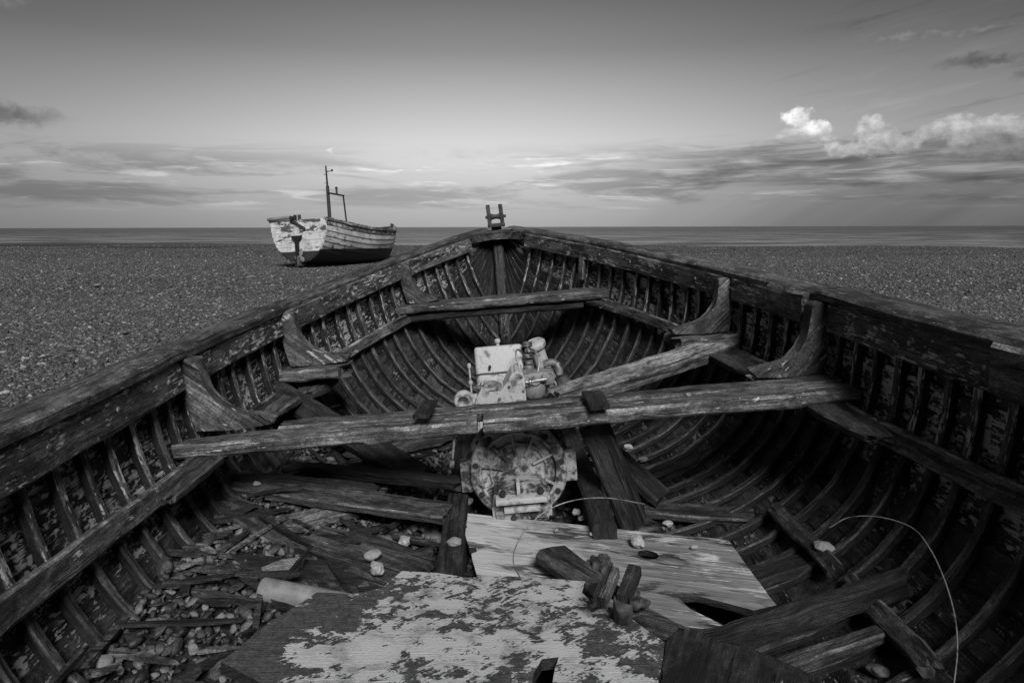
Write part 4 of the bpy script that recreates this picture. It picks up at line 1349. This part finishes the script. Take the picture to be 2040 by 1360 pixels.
# pebbles washed into the bilge
def bilge_fill(x, y):
    return .175 - .16 * (x + .35) + .02 * mnoise.noise(Vector((x * 4, y * 4, 0)))
pts, rad = [], []
while len(pts) < 9500:
    x, y = random.uniform(-1.0, .75), random.uniform(.8, 3.3)
    if x > -.2 and random.random() < .55: continue
    z = bilge_fill(x, y)
    l = ROOTI @ Vector((x, y, z))
    if abs(l.x) > 1.0: continue
    zh = float(np.interp(abs(l.x), *H.sec(l.y)[:2]))
    if l.z < zh + .004: continue
    r = .0078 * math.exp(random.gauss(0, .48))
    pts.append((x, y, z + random.uniform(-.012, .012))); rad.append(r)
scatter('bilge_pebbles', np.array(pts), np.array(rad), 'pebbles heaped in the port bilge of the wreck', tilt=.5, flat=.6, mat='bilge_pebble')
# silt beneath them
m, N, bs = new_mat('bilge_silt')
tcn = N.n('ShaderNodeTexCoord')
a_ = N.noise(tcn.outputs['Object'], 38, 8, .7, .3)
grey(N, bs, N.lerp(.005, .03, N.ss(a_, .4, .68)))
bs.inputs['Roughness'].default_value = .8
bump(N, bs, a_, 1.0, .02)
M['silt'] = m
xs_, ys_ = np.linspace(-1.0, .8, 46), np.linspace(.4, 3.5, 70)
V, F = [], []
for y in ys_:
    for x in xs_:
        V.append((x, y, bilge_fill(x, y) - .012))
for j in range(len(ys_) - 1):
    for i in range(len(xs_) - 1):
        q = [j * 46 + i, j * 46 + i + 1, (j + 1) * 46 + i + 1, (j + 1) * 46 + i]
        ok = True
        for a in q:
            l = ROOTI @ Vector(V[a])
            if abs(l.x) > H.b(l.y) * .97 or l.z < float(np.interp(abs(l.x), *H.sec(l.y)[:2])) - .02: ok = False
        if ok: F.append(q)
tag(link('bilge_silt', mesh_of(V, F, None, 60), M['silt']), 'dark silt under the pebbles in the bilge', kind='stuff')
# splintered scraps of timber strewn in the bilge
V, F, MI = [], [], []
for q in range(230):
    port = random.random() < .62
    for _ in range(60):
        x = random.uniform(-.92, -.22) if port else random.uniform(.28, .85)
        y = random.uniform(1.25, 3.2)
        z = bilge_fill(x, y)
        l = ROOTI @ Vector((x, y, z))
        zh = float(np.interp(abs(l.x), *H.sec(l.y)[:2]))
        if zh < l.z + .06 and abs(l.x) < 1.0: break
    wz_ = (ROOT @ Vector((l.x, l.y, max(l.z, zh + .012)))).z
    L_ = .025 + .15 * random.random() ** 2.0; w_ = random.uniform(.004, .015); h_ = random.uniform(.003, .009)
    Mx = Matrix.Translation((x, y, wz_ + .014 + random.random() * .03)) @ Euler((random.gauss(0, .16), random.gauss(0, .22), random.gauss(.1, .9))).to_matrix().to_4x4()
    b0 = len(V)
    for (a_, tw) in ((-1, .7), (-.45, 1), (.4, 1), (1, .55)):
        for (cy, cz) in ((-1, -1), (1, -1), (1, 1), (-1, 1)):
            V.append(Mx @ Vector((a_ * L_ + random.uniform(-.1, .1) * L_, cy * w_ * tw + random.uniform(-.2, .2) * w_, cz * h_ * tw)))
    mi = random.choice((0, 0, 0, 1, 1, 1, 2))
    for r_ in range(3):
        for j in range(4):
            F.append((b0 + r_ * 4 + j, b0 + r_ * 4 + (j + 1) % 4, b0 + r_ * 4 + 4 + (j + 1) % 4, b0 + r_ * 4 + 4 + j)); MI.append(mi)
    F.append((b0 + 3, b0 + 2, b0 + 1, b0)); F.append((b0 + 12, b0 + 13, b0 + 14, b0 + 15)); MI += [mi, mi]
me = mesh_of(V, F, None, 0)
planar_uv(me, (1, .1, 0), (0, .5, .6))
for q in ('driftdark', 'drift', 'driftlight'): me.materials.append(M[q])
for f, q in zip(me.polygons, MI): f.material_index = q
tag(link('bilge_splinters', me, None), 'splinters and scraps of broken timber strewn in the bilge', kind='stuff')
# single stones that stand out
STONES = [(742, 1104, .262, .024, 'upper of the two pale stones on the grey board'), (750, 1130, .262, .026, 'lower of the two pale stones on the grey board'),
          (1269, 1079, .265, .026, 'smooth pale oval stone beside the hole in the plywood panel'), (1382, 1090, .255, .012, 'small white pebble at the right of the plywood panel'),
          (1108, 1056, .256, .009, 'tiny white pebble near the back edge of the plywood panel'), (1180, 1064, .256, .010, 'tiny pale pebble beyond the middle of the plywood panel'),
          (905, 1078, .27, .024, 'round pale stone at the left edge of the plywood panel'), (1640, 1092, .305, .026, 'bulb-shaped white stone on the starboard ribs'),
          (1748, 1338, .21, .026, 'round grey stone in the starboard bottom corner'), (1280, 915, .20, .022, 'round grey stone below the middle thwart to starboard'),
          (1252, 890, .21, .022, 'flat pale stone farther under the middle thwart to starboard'), (1148, 1020, .22, .018, 'white pebble between the bell housing and the starboard bed'),
          (1160, 1032, .21, .02, 'pale pebble in front of the white one by the bell housing'), (925, 1002, .24, .03, 'rounded stone at the port foot of the bell housing'),
          (512, 962, .318, .014, 'pale leaf-shaped pebble on the port bilge planks'), (665, 938, .28, .03, 'large pale stone in the port pebbles behind the split plank'),
          (805, 1078, .2, .03, 'pale angular stone behind the broad grey board'), (833, 1076, .2, .022, 'grey stone right of the pale angular one'),
          (528, 1205, .22, .032, 'round stone in front of the plastic pipe mouth'), (565, 1208, .215, .026, 'grey stone just under the plastic pipe'),
          (1330, 1044, .2, .02, 'pale stone behind the right half of the plywood panel')]
for i, (u_, v_, z_, r_, lab) in enumerate(STONES):
    me = stone_mesh(i + 1, 4)
    o = link('stone', me, M['pale_stone'] if ('pale' in lab.split(' stone')[0] or 'white' in lab or 'pebble' in lab) and 'grey stone right' not in lab else M['grey_stone'])
    o.location = atz(u_, v_, z_)
    o.scale = (r_ * 1.0, r_ * .72, r_ * .55)
    o.rotation_euler = (random.uniform(-.3, .3), random.uniform(-.3, .3), random.uniform(0, 3))
    tag(o, lab, 'stone', 'stones lying in the wreck')

# ================================================================== FAR BOAT
def hullpaint(name, tar_z, peel=.425, band=0.0):
    m, N, bs = new_mat(name)
    tcn = N.n('ShaderNodeTexCoord'); s = N.n('ShaderNodeSeparateXYZ'); N.t.links.new(tcn.outputs['Object'], s.inputs[0])
    x, y, z = s.outputs
    a = N.noise(N.xyz(N.mul(x, 5), N.mul(y, 5), N.mul(z, 14)), 1, 8, .65, .4)
    b = N.noise(N.xyz(N.mul(x, 1.6), N.mul(y, 1.6), N.mul(z, 3.2)), 1, 5, .6, .5)
    pm = N.add(N.mul(a, .5), N.mul(b, .5))
    if band:
        bz = N.add(z, N.mul(x, -.03))
        pk = N.mx(N.ss(N.m('ABSOLUTE', N.sub(bz, 1.10)), .09, .02), N.ss(bz, 1.27, 1.36))
        pm = N.sub(pm, N.mul(pk, N.mul(band, N.ss(N.add(N.mul(b, .5), N.mul(a, .5)), .40, .58, 1.7, .0))))
    pm = N.ss(pm, peel - .02, peel + .02)
    grime = N.noise(N.xyz(N.mul(x, 7), N.mul(y, 1.6), N.mul(z, 2.4)), 1, 6, .65, .5)
    col = N.lerp(.07, N.mul(N.mul(.58, N.lerp(.7, 1.2, a)), N.ss(grime, .36, .6, .66, 1.0)), pm)
    line = N.add(z, N.mul(N.sub(b, .5), .05))
    wl = N.ss(N.sub(line, N.mul(y, .028)), tar_z - .012, tar_z + .012)
    col = N.lerp(N.lerp(.012, .035, a), col, wl)
    grey(N, bs, col)
    bs.inputs['Roughness'].default_value = .6
    bump(N, bs, N.add(a, N.mul(pm, .4)), .4, .01)
    return m
M['farhull'] = hullpaint('flaking_white_hull_paint', .50, .415)
M['fartransom'] = hullpaint('flaking_transom_paint', .46, .45, .17)
M['fartop'] = wood('far_boat_worn_sheer', .05, .12, paint=1, pc=.4, cov=.56, fleck=.35, blotch=.4)
M['farwood'] = wood('far_boat_dark_wood', .02, .05)
M['fartube'] = rusty('far_boat_roller', .14, .2, .5, 8, .5, bstr=.1)
far_xy = aty(598, 500, 21.0)
FR = Matrix.Translation((far_xy.x, 21.0, .02)) @ Matrix.Rotation(R(-17.5), 4, 'Z') @ Matrix.Rotation(R(-3.0), 4, 'X') @ Matrix.Rotation(R(-2.6), 4, 'Y')
far = empty('fishing_boat', FR)
tag(far, 'white clinker fishing boat with dark bottom and a mast, on the shingle beyond the wreck', 'boat')
FH = Hull(b=([0, 1.2, 2.6, 4.0, 5.0, 5.6, 6.0, 6.2], [.97, 1.10, 1.13, .98, .70, .42, .17, .03]),
          zs=([0, 1.2, 2.6, 4.2, 5.4, 6.2], [1.42, 1.31, 1.24, 1.27, 1.40, 1.53]),
          zk=([0, 1, 2.5, 4.6, 5.3, 5.7, 6.0, 6.2], [.17, .10, .06, .08, .22, .50, .95, 1.48]),
          n=([0, 2.5, 4.2, 5.3, 6.2], [2.35, 2.3, 2.0, 1.6, 1.2]))
NF = 11
for side in (-1, 1):
    for i in range(NF):
        link('hull_plank', strake(FH, i / NF, (i + 1) / NF, side, .0, 6.18, thick=.022, lap=.026, ny=34), M['fartop'] if i == NF - 1 else M['farhull'], far)
    link('rubbing_strake', rail(FH, .0, 6.15, side, .03, .06, .05, -.04, jit=.004), M['fartop'], far)
    link('capping_rail', rail(FH, .0, 6.1, side, .0, .12, .04, .02, mode='cap', lift=.02, jit=.006), M['fartop'], far)
for i in range(6):
    za = FH.zk(0) + (FH.zs(0) - FH.zk(0)) * i / 6; zb_ = FH.zk(0) + (FH.zs(0) - FH.zk(0)) * (i + 1) / 6
    pts = []
    for q in range(5):
        z = za + .004 + (zb_ - za - .008) * q / 4
        pts.append(Vector((FH.x_in(0, z) + .01, -.012 - (.006 if i % 2 else 0), z)))
    outl = pts + [Vector((-p.x, p.y, p.z)) for p in reversed(pts)]
    link('transom_plank', poly_mesh(outl, .05, normal=(0, -1, 0), udir=(1, 0, 0)), M['fartransom'], far)
def fp(name, bm, mat, parent=far): return link(name, bm_mesh(bm), M[mat], parent)
bm = bmesh.new(); add_box(bm, (0, 3.0, .02), (.09, 5.6, .16), .01); fp('keel', bm, 'farwood')
bm = bmesh.new(); add_box(bm, (0, .12, .16), (.07, .5, .30), .01); fp('skeg', bm, 'farwood')
bm = bmesh.new(); add_tube(bm, [(0, 5.2, .16), (0, 5.6, .42), (0, 5.9, .78), (0, 6.1, 1.2), (0, 6.22, 1.62)], .05, 8); fp('stem_post', bm, 'farwood')
bm = bmesh.new(); add_box(bm, (0, 3.0, .75), (1.9, .24, .05), .01); fp('thwart', bm, 'farwood')
bm = bmesh.new(); add_box(bm, (0, 1.0, .85), (1.9, .24, .05), .01); fp('thwart', bm, 'farwood')
# rudder iron: flared bracket and post
bm = bmesh.new()
add_prism(bm, [(-.19, .93), (.19, .93), (.19, .90), (.06, .78), (.05, .0), (-.05, .0), (-.06, .78), (-.19, .90)], lambda a, b, t: Vector((a - .02, -.10 + t, b)), -.025, .025)
rud = fp('rudder_post', bm, 'farwood')
bm = bmesh.new(); add_box(bm, (0, -.06, .03), (.22, .14, .05), .008); fp('heel_iron', bm, 'farwood', rud)
bm = bmesh.new()
add_lathe(bm, (.06, -.06, .30), (0, -1, 0), [(0, 0), (.03, 0), (.03, .06), (0, .07)], 10)
for a_deg in (70, 190, 310):
    d = Vector((math.cos(R(a_deg)), 0, math.sin(R(a_deg))))
    r = bmesh.ops.create_icosphere(bm, subdivisions=2, radius=1)
    Mx = Matrix.Translation(Vector((.06, -.09, .30)) + d * .10) @ Matrix.Rotation(-R(a_deg), 4, 'Y') @ Matrix.Diagonal((.10, .012, .07, 1))
    bmesh.ops.transform(bm, matrix=Mx, verts=r['verts'])
fp('propeller', bm, 'fartube')
bm = bmesh.new(); add_cyl(bm, (-1.03, -.06, 1.46), (-.20, -.06, 1.485), .055, 16); fp('net_roller', bm, 'fartube')
for x in (-.11, .04):
    bm = bmesh.new(); add_box(bm, (x, .02, 1.48), (.07, .09, .17), .01); fp('fairlead_post', bm, 'farwood')
bm = bmesh.new(); add_box(bm, (-.17, -.07, 1.46), (.09, .12, .12), .01); fp('roller_bracket', bm, 'farwood')
me = board_mesh((-.16, -.055, 1.37), (.26, -.05, 1.13), .075, .03, up=(0, -1, 0)); link('brace', me, M['farwood'], far)
# mast gear
mx, my = .84, .45
bm = bmesh.new(); add_cyl(bm, (mx, my, .55), (mx - .03, my, 2.42), .062, 12, r1=.05); mast = fp('mast', bm, 'farwood')
bm = bmesh.new(); add_cyl(bm, (mx - .03, my, 2.40), (mx - .05, my, 3.02), .03, 10, r1=.022); fp('mast_top', bm, 'farwood', mast)
bm = bmesh.new(); add_cyl(bm, (mx - .04, my, 2.84), (mx + .16, my, 2.86), .012, 8); add_box(bm, (mx + .16, my, 2.87), (.05, .05, .06), .01); fp('lamp_arm', bm, 'farwood', mast)
for z in (2.76, 2.50):
    bm = bmesh.new(); add_cyl(bm, (mx - .13, my, z), (mx - .03, my, z + .01), .008, 6); fp('mast_step', bm, 'farwood', mast)
bm = bmesh.new(); add_box(bm, (mx + .02, my + .38, 2.20), (.05, .90, .045), .006); fp('crosstree', bm, 'farwood', mast)
bm = bmesh.new(); add_cyl(bm, (mx + .02, my + .42, 2.21), (mx + .02, my + .42, 2.40), .032, 10); add_lathe(bm, (mx + .02, my + .42, 2.38), (0, 0, 1), [(.045, 0), (.045, .04), (0, .06)], 10); fp('lamp', bm, 'farwood', mast)
bm = bmesh.new(); add_cyl(bm, (mx + .08, my + .86, 1.0), (mx + .03, my + .78, 2.18), .026, 10); fp('stay_pole', bm, 'farwood')
for y_ in (5.05, 5.35):
    bm = bmesh.new(); add_box(bm, (.58 - (y_ - 5.05) * .7, y_, FH.zs(y_) + .09), (.045, .05, .20), .008); fp('bow_post', bm, 'farwood')
